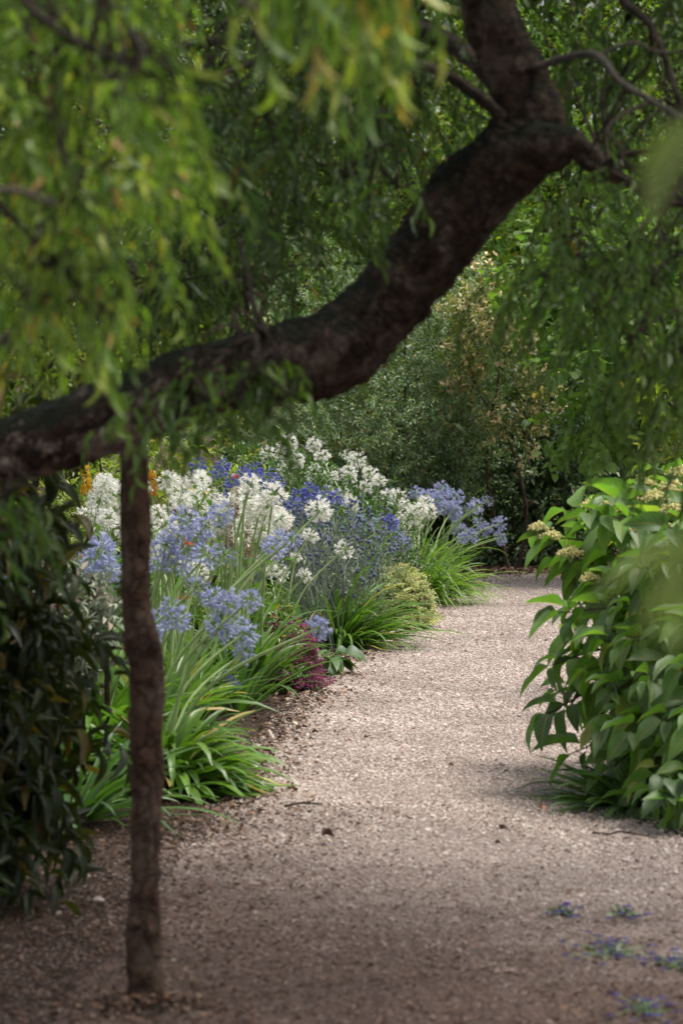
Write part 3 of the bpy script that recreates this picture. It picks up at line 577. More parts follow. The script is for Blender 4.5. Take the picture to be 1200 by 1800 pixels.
# ------------------------------------------------------------------ background shrubs
SH=[
 ('evergreen_shrub','dense grey green small leaved evergreen shrub behind the white agapanthus','shrub',[bl(690,700,24.6,.62,.6,.75),bl(600,800,24.2,.55,.5,.6),bl(760,600,25.2,.6,.6,.6),bl(520,620,25.2,.6,.6,.8),bl(780,780,24.6,.40,.4,.4),bl(820,590,25.0,.45,.4,.5)],3300,.034,T_FINE,'osm',.15,13,81),
 ('variegated_shrub','variegated shrub with cream edged leaves in the middle of the far hedge','shrub',[bl(865,610,24.4,.24,.3,.42),bl(890,710,24.3,.24,.3,.25)],300,.05,T_SMALL,'vari',.16,9,82),
 ('dark_shrub','deep green shadowy shrub at the far end of the gravel path','shrub',[bl(850,880,25.1,.75,.5,.45),bl(1000,860,25.1,.6,.5,.55),bl(960,700,25.4,.6,.5,.6),bl(1120,780,25.2,.6,.5,.7),bl(720,900,25.0,.5,.4,.4),bl(900,950,24.9,.7,.3,.2),bl(640,930,24.9,.6,.3,.3)],3400,.045,T_SMALL,'dark',.15,10,83),
 ('lime_tree','bright green heart leaved tree on the right behind hanging willow','tree',[bl(1100,600,23.4,.42,.4,.55),bl(1190,720,23.2,.35,.3,.45),bl(1010,520,23.8,.34,.3,.35),bl(1040,760,23.2,.16,.2,.10),bl(1200,480,23.8,.5,.4,.5)],560,.075,T_HEART,'lime',.25,7,84),
]
for i,(a,b,c_,d,nt_,ll,T,mt,tl,k,sd) in enumerate(SH):
    rt,A_,O_=shrub(a,b,c_,d,nt_,ll,T,mt,tl,k,sd,limbs=7 if a!='variegated_shrub' else 2,thr=-.8 if a!='variegated_shrub' else -.1,up=.2 if a!='lime_tree' else -.15)
    if a=='variegated_shrub':
        A_=A_+O_*.12; kk=np.argsort(A_[:,1])[:260]; kk=kk[::5]; q=np.repeat(A_[kk],9,0)+RNG.normal(0,.022,(len(kk)*9,3)); mc=MB()
        place(mc,T_SMALL,q,RNG.normal(size=q.shape)+[0,-.3,.2],np.array([0,-.3,1])+RNG.normal(0,.4,q.shape),RNG.uniform(.03,.05,len(q))); mc.build('young_leaves',M['cream'],rt)
shrub('ground_cover_plant','low dark green ground cover at the foot of the far hedge','plant',[bl(920,975,24.7,.22,.15,.09),bl(985,985,24.6,.18,.12,.07),bl(880,955,25,.12,.1,.10)],240,.03,T_SMALL,'cover',.08,7,90,limbs=4)
shrub('ground_cover_plant','mat of small leaved ground cover behind the leaning blue heads at the path end','plant',[bl(770,985,24.9,.35,.15,.10)],180,.03,T_SMALL,'cover',.08,7,91,limbs=4)
# trees behind
def tree(label,px,Y,h,blobs,n,leafL,mat,seed,T=T_SMALL,cat='tree',tl=.3,k=8,rt=.09,thr=-.45):
    x=gx(px,Y); root=empty('broadleaf_tree',(x,Y,0),label,cat,'trees beyond the garden hedge')
    mb=MB(); r=np.random.default_rng(seed)
    tp=[np.array([x,Y,-.05]),np.array([x+.05,Y,h*.25]),np.array([x-.04,Y+.05,h*.5]),np.array([x+.02,Y,h*.8])]
    rough_tube(mb,tp,[rt,rt*.8,rt*.6,rt*.2],14,40,seed,.1)
    for b_ in blobs:
        for q in range(4):
            t=np.array(b_[0])+r.normal(0,.5,3)*np.array(b_[1])*.7; s=spline(tp,20)[r.integers(5,15)]
            tube(mb,drift(s,t,12,.1,.08,int(r.integers(1e6))),np.linspace(rt*.35,.006,12),5)
    mb.build('trunk',M['bstem'],root)
    shrub('','','',blobs,n,leafL,T,mat,tl,k,seed,limbs=0,thr=thr,parent=root,part='crown',twigs=False)
tree('sunlit yellow green tree beyond the hedge on the left side',120,29,4.6,[bl(120,600,29,1.1,.8,1.0),bl(20,400,29.3,1.1,.8,1.0),bl(240,760,28.6,.9,.7,.6)],1300,.06,'mid',101)
tree('pale green tree in the gap above the bend of the trunk',480,30,4.8,[bl(470,560,30,1.0,.8,.9),bl(330,350,30.3,1.1,.8,1.0),bl(560,360,30.3,1.0,.8,.9)],1300,.055,'lime',102,T=T_FINE)
tree('bright tree seen through the willow foliage at upper middle',720,31,5.4,[bl(720,260,31,1.2,.9,1.0),bl(800,450,30.6,.9,.8,.9),bl(620,80,31,1.3,.9,1.0)],1300,.06,'mid',103)
tree('leafy tree behind the joint of the willow trunk',1000,30,5.2,[bl(960,380,30,1.0,.8,1.0),bl(1100,200,30.3,1.2,.9,1.1),bl(1020,560,29.6,.8,.7,.7)],1300,.06,'lime',104)
tree('shaded tree beyond the upper right willow boughs',1300,29,5.6,[bl(1230,420,29,1.0,.8,1.1),bl(1260,100,29,1.2,.9,1.2)],900,.06,'mid',105)
tree('dark tree far behind at upper left',150,33,6,[bl(150,200,33,1.7,.9,1.4),bl(350,60,33,1.5,.9,1.2)],900,.07,'dark',106)
# far wood closing the view
def wood():
    r=np.random.default_rng(9); mbl=MB(); A=[]
    n=15000; x=r.uniform(-8,8,n); y=r.uniform(38,41,n); z=r.uniform(0,8,n)+SN(3,.3)(np.stack([x,y*0,y*0],-1))*.6
    P=np.stack([x,y,np.abs(z)],-1); P=np.repeat(P,4,0)+r.normal(0,.14,(n*4,3))
    place(mbl,T_SMALL,P,r.normal(size=P.shape),np.array([0,-.5,1])+r.normal(0,.5,P.shape),r.uniform(.16,.28,len(P)))
    o=mbl.build('woodland',M['mid']); tag(o,'distant mass of woodland foliage closing the view','woodland',kind='stuff')
    mb=MB(); 
wood()
# ------------------------------------------------------------------ strap leaves
def straps(mb,c,n,L,W,spread=.08,lean=(.15,1.1),droop=1.4,seed=0,bias=(0,0),seg=9,lv=.25):
    r=np.random.default_rng(seed); az=r.uniform(0,2*PI,n); th=r.uniform(*lean,n)
    dx=np.cos(az)+bias[0]; dy=np.sin(az)+bias[1]; h=nrm(np.stack([dx,dy],-1))
    LL=L*np.exp(r.normal(0,lv,n)); WW=W*r.uniform(.7,1.2,n); dr=droop*r.uniform(.4,1.3,n)
    b0=np.array([c[0],c[1]])+h*(spread*np.sqrt(r.random(n)))[:,None]*th[:,None]; 
    s=np.linspace(0,1,seg+1); P=np.zeros((n,seg+1,3)); P[:,0,:2]=b0; P[:,0,2]=c[2]
    ang=th[:,None]+dr[:,None]*s[None]**1.6
    for i in range(seg):
        a=(ang[:,i]+ang[:,i+1])/2; st=LL/seg
        P[:,i+1,:2]=P[:,i,:2]+h*(np.sin(a)*st)[:,None]; P[:,i+1,2]=P[:,i,2]+np.cos(a)*st
    P[...,2]=np.maximum(P[...,2],c[2]+.012+r.random(n)[:,None]*.02*s)
    side=np.stack([-h[:,1],h[:,0],np.zeros(n)],-1); side=nrm(side+np.stack([np.zeros(n),np.zeros(n),r.normal(0,.25,n)],-1))
    w=WW[:,None]*np.minimum(1,(s*5+.45))*np.sqrt(np.clip(1-s**3,0.01,1))/2
    nor=np.stack([-np.cos(ang)*h[:,None,0],-np.cos(ang)*h[:,None,1],np.sin(ang)],-1)
    V=np.stack([P-side[:,None]*w[...,None]+nor*(w*.45)[...,None],P,P+side[:,None]*w[...,None]+nor*(w*.45)[...,None]],2)
    V=V.reshape(n,-1,3); f=[]
    for i in range(seg):
        for j in range(2): a=i*3+j; f.append((a,a+1,a+4,a+3))
    uv=np.array([(.5+.5*j,i/seg) for i in range(seg+1) for j in (-1,0,1)])
    mb.addmany(None,np.array(f),V,uv)
# ------------------------------------------------------------------ flower head meshes (shared data)
def floret(L=.027,w=.0042,flare=.95):
    v=[];f=[];uv=[]
    for k in range(6):
        a=k*PI/3+(.05 if k%2 else 0); ca,sa=math.cos(a),math.sin(a); pa=(-sa,ca)
        rows=[(0,.0018,.0012),(.55,.0045,w*.6),(.8,.010,w*.85),(1.0,.0160*flare,w*.2)]
        o=len(v)
        for (t,rr,ww) in rows:
            for sgn in (-1,1): v.append((rr*ca+pa[0]*ww*sgn,rr*sa+pa[1]*ww*sgn,L*t)); uv.append((.5+.5*sgn,t))
        for i in range(3): f.append((o+2*i,o+2*i+1,o+2*i+3,o+2*i+2))
    return np.array(v),np.array(f),np.array(uv)
FL=floret()
def umbel_mesh(name,mat,seed,n=44,ped=.042,sc=1.0,droop=.25,buds=.12):
    r=np.random.default_rng(seed); mf=MB(); mp=MB()
    gi=np.arange(n)+.5; ph_=np.arccos(1-1.72*gi/n); th=gi*2.39996
    d=np.stack([np.sin(ph_)*np.cos(th),np.sin(ph_)*np.sin(th),np.cos(ph_)],-1); d=nrm(d+r.normal(0,.14,d.shape))
    pl=ped*r.uniform(.62,1.25,n); fd=nrm(d+np.array([0,0,-droop])+r.normal(0,.1,d.shape))
    e=d*pl[:,None]
    X=nrm(np.cross(fd,nrm(r.normal(size=fd.shape)))); Yv=np.cross(fd,X)
    v,f,uv=FL; s=r.uniform(.8,1.15,n); op=np.where(r.random(n)<buds,.25,r.uniform(.75,1.15,n))
    W=e[:,None]+(v[None,:,0:1]*op[:,None,None]*X[:,None]+v[None,:,1:2]*op[:,None,None]*Yv[:,None]+v[None,:,2:3]*fd[:,None])*s[:,None,None]
    mf.addmany(v,f,W,uv)
    V=np.stack([X*.0009,-X*.0009,e-X*.0009,e+X*.0009],1)
    V2=np.stack([Yv*.0009,-Yv*.0009,e-Yv*.0009,e+Yv*.0009],1)
    mp.addmany(None,np.array([(0,1,2,3)]),V); mp.addmany(None,np.array([(0,1,2,3)]),V2)
    # one mesh, two materials
    nf=sum(len(x) for x in mf.F)
    mf.V+=mp.V; mf.U+=mp.U; mf.F+=[x+mf.n for x in mp.F]; mf.n+=mp.n
    o=mf.build(name,mat); o.data.materials.append(M['stem'])
    mi=np.zeros(len(o.data.polygons),np.int32); mi[nf:]=1; o.data.polygons.foreach_set('material_index',mi)
    me=o.data; bpy.data.objects.remove(o); return me
UM={}
for key,mt in (('w','f_white'),('b','f_blue'),('d','f_deep'),('g','f_grey')):
    UM[key]=[umbel_mesh('umbel_'+mt,M[mt],200+i+ord(key),n={'w':50,'b':46,'d':36,'g':40}[key],droop={'w':.15,'b':.3,'d':.7,'g':.1}[key]+.12*i,ped={'w':.047,'b':.044,'d':.038,'g':.036}[key],buds={'w':.08,'b':.12,'d':.1,'g':.6}[key]+(.35 if i==3 else 0)) for i in range(4)]
def add_head(root,kind,pos,tang,scale,r):
    me=UM[kind][int(r.integers(4))]; o=bpy.data.objects.new('flower_head',me); C.objects.link(o); o.parent=root
    o.location=Vector(pos)-root.location
    q=Vector(tang).to_track_quat('Z','Y'); e=(q.to_matrix().to_4x4()@Matrix.Rotation(r.uniform(0,6.28),4,'Z')).to_euler(); o.rotation_euler=e
    s=scale*(.74 if kind=='w' else .82)*r.uniform(.85,1.12); o.scale=(s,s,s*r.uniform(.85,1.05)); return o
AG=0
def agap(label,px,Y,heads,kind,nleaf,LL,WW=.026,mat='aga',hs=1.0,seed=None,lean=(.15,1.15),droop=1.3,bias=(0,0),spread=.10,extra=0,group=None,seg=9,foliage=True):
    global AG; AG+=1; seed=seed or 300+AG; r=np.random.default_rng(seed)
    if Y>15: extra=3
    if Y>14: LL*=.70; lean=(.05,.55); droop=1.0
    if Y>19: hs*=.86; nleaf=int(nleaf*.8)
    base=np.array([gx(px,Y),Y,0.0]); root=empty('agapanthus_plant',base,label,'flowering plant',group)
    mb=MB(); straps(mb,base,nleaf,LL,WW,spread,lean,droop,seed,bias,seg,.15); mb.build('foliage',M[mat],root)
    hp=[]
    for h in heads:
        kd=h[2] if len(h)>2 else kind; sc=h[3] if len(h)>3 else hs
        hp.append((at(h[0],h[1],Y+r.uniform(-.25,.25)),kd,sc))
    for i in range(extra):
        q=hp[r.integers(len(heads))][0]; hp.append((q+np.array([r.normal(0,.14),r.uniform(-.1,.5),r.normal(-.02,.06)]),kind,hs*.95))
    for (tp,kd,sc) in hp:
        b0=base+np.array([r.normal(-.06 if Y<17 else 0,.06),r.normal(0,.05),0]); mid=(b0*.45+tp*.55)+np.array([(b0[0]-tp[0])*.18,0,.05]); P=spline([b0,mid,tp],12)
        ms=MB(); tube(ms,P,np.linspace(.0074,.0042,12)*(1 if Y<16 else .8),6); ms.build('stem',M['stem'],root)
        tg=nrm(P[-1]-P[-3]); add_head(root,kd,tp,tg+np.array([0,0,.15]),sc,r)
    return root
gB='light blue agapanthus clumps'; gW='white agapanthus clumps'; gD='deep blue agapanthus clumps'
agap('light blue agapanthus clump with arching strap leaves nearest the gravel, beside the wooden post',290,12.95,[(400,1063),(438,1056),(384,1106),(430,1112),(428,1148),(378,1055,'b',.8),(560,1104,'b',.85),(300,1068,'b',.8),(312,1090,'b',.8)],'b',260,.345,.033,hs=.88,bias=(.08,-.25),group=gB,lean=(.2,1.35),droop=1.8)
agap('light blue agapanthus clump with wide upright leaves left of the wooden post',165,13.4,[(172,972),(188,1003),(268,1105),(345,1033,'g',.9)],'b',190,.46,.036,hs=1.05,group=gB,lean=(.05,1.0))
agap('light blue agapanthus with tall heads just right of the wooden post',285,14.3,[(325,918),(362,925),(388,904),(292,958),(325,966),(362,976),(278,992),(345,940),(395,975,'g'),(310,990)],'b',150,.48,hs=1.0,group=gB)
agap('agapanthus clump with small deep blue heads low by the dark purple oregano',345,14.9,[(405,1195,'d',.5),(395,1180,'d',.4),(418,1205,'d',.4),(480,965,'b'),(512,948,'b',.8),(492,950,'b',.9)],'b',120,.36,.02,'aga_dark',bias=(.05,-.2))
agap('white agapanthus clump with loose low heads behind the wooden post',335,15.2,[(285,972),(350,1006),(330,998),(278,905),(290,925),(318,878),(220,930),(250,910)],'w',120,.46,group=gW,hs=.95)
agap('big white agapanthus clump, brightest cluster in the middle of the border',430,15.8,[(402,890),(430,880),(470,892),(440,922),(412,912),(462,932),(492,912),(480,870),(385,925),(425,940),(455,905),(475,950)],'w',140,.50,group=gW,hs=1.12)
agap('white agapanthus with few low heads in front of the sea hollies',490,17.2,[(490,1006,'w',1.0),(535,1012,'w',.75),(545,942,'w',.8),(520,980,'w',.6)],'w',50,.28,.02,group=gW)
agap('white agapanthus clump under the orange poker flower',315,17,[(298,845),(345,847),(345,882),(315,865),(320,885),(360,870)],'w',90,.48,group=gW,hs=1.1)
agap('white agapanthus clump left of the post below the yellow poker',180,16.4,[(186,855),(190,912),(176,925),(200,900),(175,880),(200,870),(160,905)],'w',110,.48,group=gW,hs=1.05)
agap('light blue agapanthus low in the shade between laurel and post',200,15.6,[(180,960),(200,985),(165,1010),(195,1020),(60,1035,'b',.7),(10,1030,'b',.7)],'b',100,.48,group=gB,hs=.95)
agap('deep blue agapanthus clump tucked behind the big white clump',430,18.2,[(392,818),(428,836),(455,846),(482,852),(386,880),(490,890),(445,826),(410,845),(470,838)],'d',100,.45,group=gD,hs=.95)
agap('deep blue agapanthus clump rising above the sea hollies',560,19,[(525,870),(555,880),(545,862),(520,888),(562,895),(570,872),(505,905),(535,900)],'d',80,.42,group=gD,hs=1.0)
agap('white agapanthus standing tallest against the evergreen shrub',505,19.6,[(507,780),(472,800),(500,826),(520,812)],'w',80,.42,group=gW,hs=1.05)
agap('white agapanthus with tumbling heads behind the deep blue clump',570,20,[(566,802),(556,826),(580,838),(600,872),(616,888)],'w',80,.42,group=gW,hs=1.05)
agap('white agapanthus leaning outward with four heads near the hedge',620,20.6,[(626,808),(650,834),(666,846),(640,858),(612,800,'w',.6)],'w',80,.42,group=gW,hs=1.1)
agap('light blue agapanthus cluster just right of the sea hollies',645,20.4,[(620,945),(645,930),(690,935),(668,920),(655,955),(680,962),(630,915),(675,1010,'w',1.1),(610,925),(640,975),(700,950,'b',.8),(575,902,'b',.8),(600,930,'b',.8),(548,908,'b',.7),(585,952,'b',.8),(562,935,'b',.7)],'b',90,.42,group=gB,hs=1.12)
agap('white agapanthus above the yellow green sedum mound',690,21.3,[(682,875),(697,872),(710,892),(702,915),(735,896),(706,930),(722,905),(755,900,'w',.7)],'w',80,.42,group=gW,hs=1.15)
agap('light blue agapanthus upright behind the bright grassy clump',742,22.4,[(730,866),(776,860),(797,893),(836,890),(748,872),(768,880)],'b',90,.40,group=gB,hs=1.08)
agap('light blue agapanthus with heads leaning far over the path end',775,22.7,[(830,942),(806,930),(856,880,'g',.9),(878,920),(878,946),(782,893),(800,905),(820,898,'g',.9)],'b',120,.42,.02,group=gB,hs=.98,bias=(.5,0))
# dark strappy and bright grassy clumps
def strapplant(name,label,px,Y,n,L,W,mat,seed,**kw):
    base=np.array([gx(px,Y),Y,0.0]); mb=MB(); straps(mb,base,n,L,W,seed=seed,**kw)
    o=mb.build(name,M[mat]); tag(o,label,'plant'); return o
strapplant('daylily_clump','dark green strappy clump between purple oregano and sedum mound',592,18.7,330,.38,.017,'aga',401,spread=.12,lean=(.2,1.25),droop=1.1,bias=(.25,-.3))
strapplant('sedge_clump','bright green arching grassy clump overhanging the path at its far bend',735,21.6,700,.36,.012,'grass',402,spread=.13,lean=(.05,1.1),droop=1.8,bias=(0,-.2))
strapplant('daylily_clump','upright bright green strap leaves behind the wooden post',262,13.8,110,.36,.018,'aga',403,spread=.12,lean=(.05,.45),droop=.8)
strapplant('daylily_clump','low strappy dark clump at the foot of the hydrangea',1130,12.6,130,.24,.022,'aga_dark',404,spread=.15,lean=(.5,1.4),droop=1.0,bias=(-.3,-.2))
strapplant('daylily_clump','fine leaved green clump filling the border below the white flowers',370,16.2,220,.40,.012,'aga',405,spread=.24,lean=(.05,.4),droop=.9)
strapplant('daylily_clump','shaded strap leaves spilling onto soil left of the post',120,12.2,90,.42,.022,'aga_dark',406,spread=.12,lean=(.3,1.3),droop=1.2,bias=(.3,-.3))
# ------------------------------------------------------------------ sea hollies
def spiky(name,mat,mat2,seed):
    r=np.random.default_rng(seed); mb=MB(); n=70
    gi=np.arange(n)+.5; ph_=np.arccos(1-1.9*gi/n); th=gi*2.39996
    d=np.stack([np.sin(ph_)*np.cos(th),np.sin(ph_)*np.sin(th),np.cos(ph_)*1.25],-1)
    place(mb,[(np.array([(-.5,0,0),(.5,0,0),(0,1,0),(0,0,.5)])*np.array([.5,1,.5]),np.array([(0,1,2),(1,3,2),(3,0,2)]),np.zeros((4,2)))],d*.004,d,np.roll(d,1,1)+.1,np.full(n,.009))
    nf=sum(len(x) for x in mb.F)
    a=np.arange(7)/7*2*PI; dd=np.stack([np.cos(a),np.sin(a),a*0+.15],-1)
    place(mb,[blade(lance,3,.2,.2)],dd*.003,dd,np.tile([0,0,1.0],(7,1)),np.full(7,.024)) if False else None
    bb=blade(lance,3,.2,.2); v=bb[0].copy(); v[:,0]*=.2; place(mb,[(v,bb[1],bb[2])],dd*.003,dd,np.tile([0,0,1.0],(7,1)),np.full(7,.016))
    o=mb.build(name,mat); o.data.materials.append(mat2); mi=np.zeros(len(o.data.polygons),np.int32); mi[nf:]=1; o.data.polygons.foreach_set('material_index',mi)
    me=o.data; bpy.data.objects.remove(o); return me
SPK=[spiky('thistle_head',M['f_steel'],M['f_bract'],i) for i in range(2)]
def seaholly(label,px,Y,n,box,seed):
    r=np.random.default_rng(seed); base=np.array([gx(px,Y),Y,0]); root=empty('sea_holly',base,label,'flowering plant','steely blue sea hollies'); mb=MB()
    for i in range(n):
        x=r.uniform(box[0],box[2]); y=r.uniform(box[1],box[3]); tp=at(x,y,Y+r.uniform(-.35,.3))
        if r.random()<.45 or i<8:
            b0=base+np.array([r.normal(0,.06),r.normal(0,.06),0])
        else:
            b0=base*.4+prev*.6+np.array([0,0,-.05]); b0[2]=max(b0[2],.1)
        P=drift(b0,tp,8,.02,.02,int(r.integers(1e6))); tube(mb,P,np.linspace(.0025,.0014,8),4); prev=tp
        o=bpy.data.objects.new('flower_head',SPK[i%2]); C.objects.link(o); o.parent=root; o.location=Vector(tp)-root.location
        o.rotation_euler=(r.normal(0,.4),r.normal(0,.4),r.uniform(0,6)); s=r.uniform(.6,1.0); o.scale=(s,s,s)
    mb.build('stem',M['stem_blue'],root)
    ml=MB(); A=[]; 
    for i in range(60):
        A.append(at(r.uniform(box[0],box[2]),r.uniform(box[1]+60,box[3]+40),Y+r.uniform(-.3,.3)))
    A=np.array(A); A=A[A[:,2]>.05]; A=np.repeat(A,3,0); place(ml,T_FINE,A,r.normal(size=A.shape),np.array([0,0,1])+r.normal(0,.6,A.shape),r.uniform(.02,.04,len(A))); ml.build('foliage',M['hollyleaf'],root)
seaholly('steely blue sea holly filling the left of the thistle haze',545,18.4,95,(490,880,580,1000),501)
seaholly('steely blue sea holly with dense dark heads in the middle of the border',590,18.7,98,(550,870,640,1010),502)
seaholly('low steely blue sea holly drooping over the dark strappy clump',600,18.9,80,(540,970,670,1050),503)
seaholly('sea holly with sparse heads beside the light blue agapanthus',650,19.2,60,(610,890,700,1000),504)
seaholly('dusky sea holly far back between white agapanthus clumps',410,17.2,60,(370,840,520,940),505)
# ------------------------------------------------------------------ sedum mound
def domeplant(name,label,px,Y,R,H,nst,mat_f,mat_l,seed,ncl,csz,bit,leafL,T=T_SMALL,cat='flowering plant',fl=.6):
    r=np.random.default_rng(seed); base=np.array([gx(px,Y),Y,0]); root=empty(name,base,label,cat); ms=MB(); ml=MB(); mf=MB()
    oc=nrm([(1,0,0),(-1,0,0),(0,1,0),(0,-1,0),(0,0,1),(0,0,-1)])
    for i in range(nst):
        d=nrm(np.array([r.normal(),r.normal(),abs(r.normal())*.9+.05])); rr=r.uniform(.8,1.05)
        tp=base+d*np.array([R,R,H])*rr; tp[2]=max(tp[2],.03); P=spline([base+r.normal(0,.02,3)*[1,1,0],base*.5+tp*.5+np.array([0,0,.05*H]),tp],6); tube(ms,P,[.003,.003,.0028,.0025,.0022,.002],4)
        q=P[2:][r.integers(0,4,5)]; place(ml,T,q,nrm(r.normal(size=(5,3))+d*.5),np.array([0,0,1])+r.normal(0,.4,(5,3)),leafL*r.uniform(.7,1.2,5))
        if r.random()<fl:
            n=ncl; p=tp+r.normal(0,1,(n,3))*np.array([csz,csz,csz*.45])+np.array([0,0,.004]); s=bit*r.uniform(.6,1.3,n)
            W=p[:,None]+oc[None]*s[:,None,None]*(1+r.normal(0,.25,(n,6,1))); mf.addmany(None,pf,W)
    ms.build('stem',M['stem'],root); ml.build('foliage',M[mat_l],root); o=mf.build('flower_cluster',M[mat_f],root,smooth=False); o['kind']='stuff'; return root
domeplant('sedum_plant','rounded yellow green sedum mound bulging over the path edge',703,19.9,.19,.33,560,'f_sedum','l_sedum',511,34,.013,.0034,.03,fl=.95)
domeplant('sedum_plant','small pale sedum behind the rounded mound and under white agapanthus',690,21.0,.12,.38,160,'f_sedum','l_sedum',512,30,.013,.0035,.03,fl=.9)
domeplant('oregano_plant','dark purple flowered oregano beside the low broad leaves',500,16.5,.16,.34,300,'f_purple','aga_dark',513,26,.012,.0036,.022,fl=.75)
domeplant('oregano_plant','reddish purple oregano spilling low beside the path edge',525,16.5,.13,.16,130,'f_purple','aga_dark',514,22,.012,.0036,.022,fl=.45)
# broad leaf plant
def rosette(name,label,px,Y,n,L,T,mat,seed,h=.1,cat='plant',bias=(0,0)):
    r=np.random.default_rng(seed); base=np.array([gx(px,Y),Y,0]); root=empty(name,base,label,cat); ms=MB(); ml=MB(); P=[];D=[];Nn=[]
    for i in range(n):
        a=r.uniform(0,2*PI); o=nrm(np.array([math.cos(a)+bias[0],math.sin(a)+bias[1],0])); e=base+o*r.uniform(.04,.12)+np.array([0,0,r.uniform(.4,1.2)*h])
        tube(ms,spline([base,base*.5+e*.5+[0,0,.02],e],5),.004,5); P.append(e);D.append(o+np.array([0,0,r.uniform(-.3,.5)]));Nn.append(np.array([0,0,1])+r.normal(0,.3,3))
    place(ml,T,P,D,Nn,L*r.uniform(.7,1.15,n)); ms.build('stem',M['stem'],root); ml.build('foliage',M[mat],root); return root
rosette('bergenia_plant','low bergenia with broad curled green leaves at the path edge',562,17.3,16,.13,T_BROAD,'broad',521,.09,bias=(.5,-.3))
rosette('bergenia_plant','leafy plant with yellowish broad leaves in front of the hydrangea',1190,12.0,14,.11,T_BROAD,'broad',522,.16,bias=(-.1,-.5))
rosette('bergenia_plant','clump of broad leaves beneath the dusky flower stems in the border',470,17.6,18,.12,T_BROAD,'broad',523,.25)
# poker flowers
def poker(label,heads,px,Y,mat,seed,size=(.030,.12)):
    r=np.random.default_rng(seed); base=np.array([gx(px,Y),Y,0]); root=empty('poker_plant',base,label,'flowering plant')
    mb=MB(); straps(mb,base,50,.5,.016,seed=seed,lean=(.1,.9)); mb.build('foliage',M['aga_dark'],root)
    for (x,y,mt,sc) in heads:
        tp=at(x,y,Y); P=spline([base,(base+tp)/2+[.01,0,0],tp],8); ms=MB(); tube(ms,P,np.linspace(.006,.004,8),6); ms.build('stem',M['stem'],root)
        n=150; t=r.random(n); a=r.uniform(0,2*PI,n); hgt=size[1]*sc; rad=.007*(1-t*.6)
        p=tp+np.stack([np.cos(a)*rad,np.sin(a)*rad,t*hgt],-1); d=np.stack([np.cos(a),np.sin(a),-1.1+t*1.9],-1)
        mf=MB(); v,f,uv=blade(lambda t:.5*(.5+.5*t),2,.3,.3); v=v.copy(); v[:,0]*=.2
        place(mf,[(v,f,uv)],p,d,np.stack([-np.sin(a),np.cos(a),a*0+.3],-1),size[0]*sc*(1-.45*t)); mf.build('flower_head',M[mt],root)
poker('red hot poker plant with yellow flower spikes left of the post',[(152,862,'f_yellow',.9),(176,866,'f_yellow',.6)],165,17.5,'f_yellow',531)
poker('poker plant with an orange flower spike right behind the post',[(268,868,'f_orange',.85)],262,17.4,'f_orange',532)
poker('poker plant with faded pinkish brown spikes among the white agapanthus',[(412,905,'f_fade',1.0),(402,960,'f_fade',.9),(437,975,'f_fade',1.0),(322,960,'f_fade',.7),(436,1020,'f_fade',.6)],415,15.5,'f_fade',533,(.02,.11))
poker('tall brown seed spikes in front of the evergreen shrub',[(285,815,'f_fade',1.0),(293,835,'f_fade',.9),(325,838,'f_fade',.7),(347,840,'f_fade',.6)],300,18.6,'f_fade',534,(.016,.14))
# crocosmia
def dots(name,label,px,Y,spots,mat,seed):
    r=np.random.default_rng(seed); base=np.array([gx(px,Y),Y,0]); root=empty(name,base,label,'flowering plant'); ms=MB()
    for (x,y) in spots:
        tp=at(x,y,Y); tube(ms,drift(base,tp,7,.03,.02,seed+x),np.linspace(.003,.0015,7),4)
        mf=MB(); n=7; d=nrm(r.normal(size=(n,3))+[0,0,.5]); place(mf,T_FINE,np.tile(tp,(n,1)),d,r.normal(size=(n,3)),np.full(n,.02)); mf.build('flower',M[mat],root)
    ms.build('stem',M['stem'],root); mb=MB(); straps(mb,base,26,.4,.012,seed=seed,lean=(.05,.6)); mb.build('foliage',M['aga'],root)
dots('crocosmia_plant','crocosmia with tiny red flowers just right of the post',325,14.2,[(332,954),(330,1048),(320,1052),(413,838)],'f_red',541)
# silver plant and fillers
shrub('silver_shrub','silvery grey leaved plant with pinkish tips between laurel and post','plant',[bl(140,1105,13.2,.10,.12,.13),bl(100,1150,13.3,.13,.12,.16)],150,.05,T_FINE,'silver',.09,8,551,limbs=8)
shrub('perennial_plant','leafy green perennial filling the border behind the flowers on the left','plant',[bl(150,930,18.6,.35,.25,.35),bl(300,900,19,.4,.25,.38)],500,.045,T_FINE,'mid',.14,9,552,limbs=10)
shrub('perennial_plant','leafy green perennial under the tallest white agapanthus','plant',[bl(430,930,19.4,.35,.25,.42),bl(560,960,20,.35,.25,.40)],500,.045,T_FINE,'aga_dark',.14,9,553,limbs=10)
shrub('perennial_plant','green stemmed perennial with small leaves behind the sea hollies','plant',[bl(640,980,20.8,.3,.2,.32)],300,.04,T_FINE,'cover',.12,9,554,limbs=8)
shrub('perennial_plant','mixed green growth beneath the light blue flowers beside the post','plant',[bl(260,1060,15.8,.3,.25,.30),bl(380,1060,16.4,.3,.25,.30)],420,.05,T_FINE,'aga',.14,8,555,limbs=8)
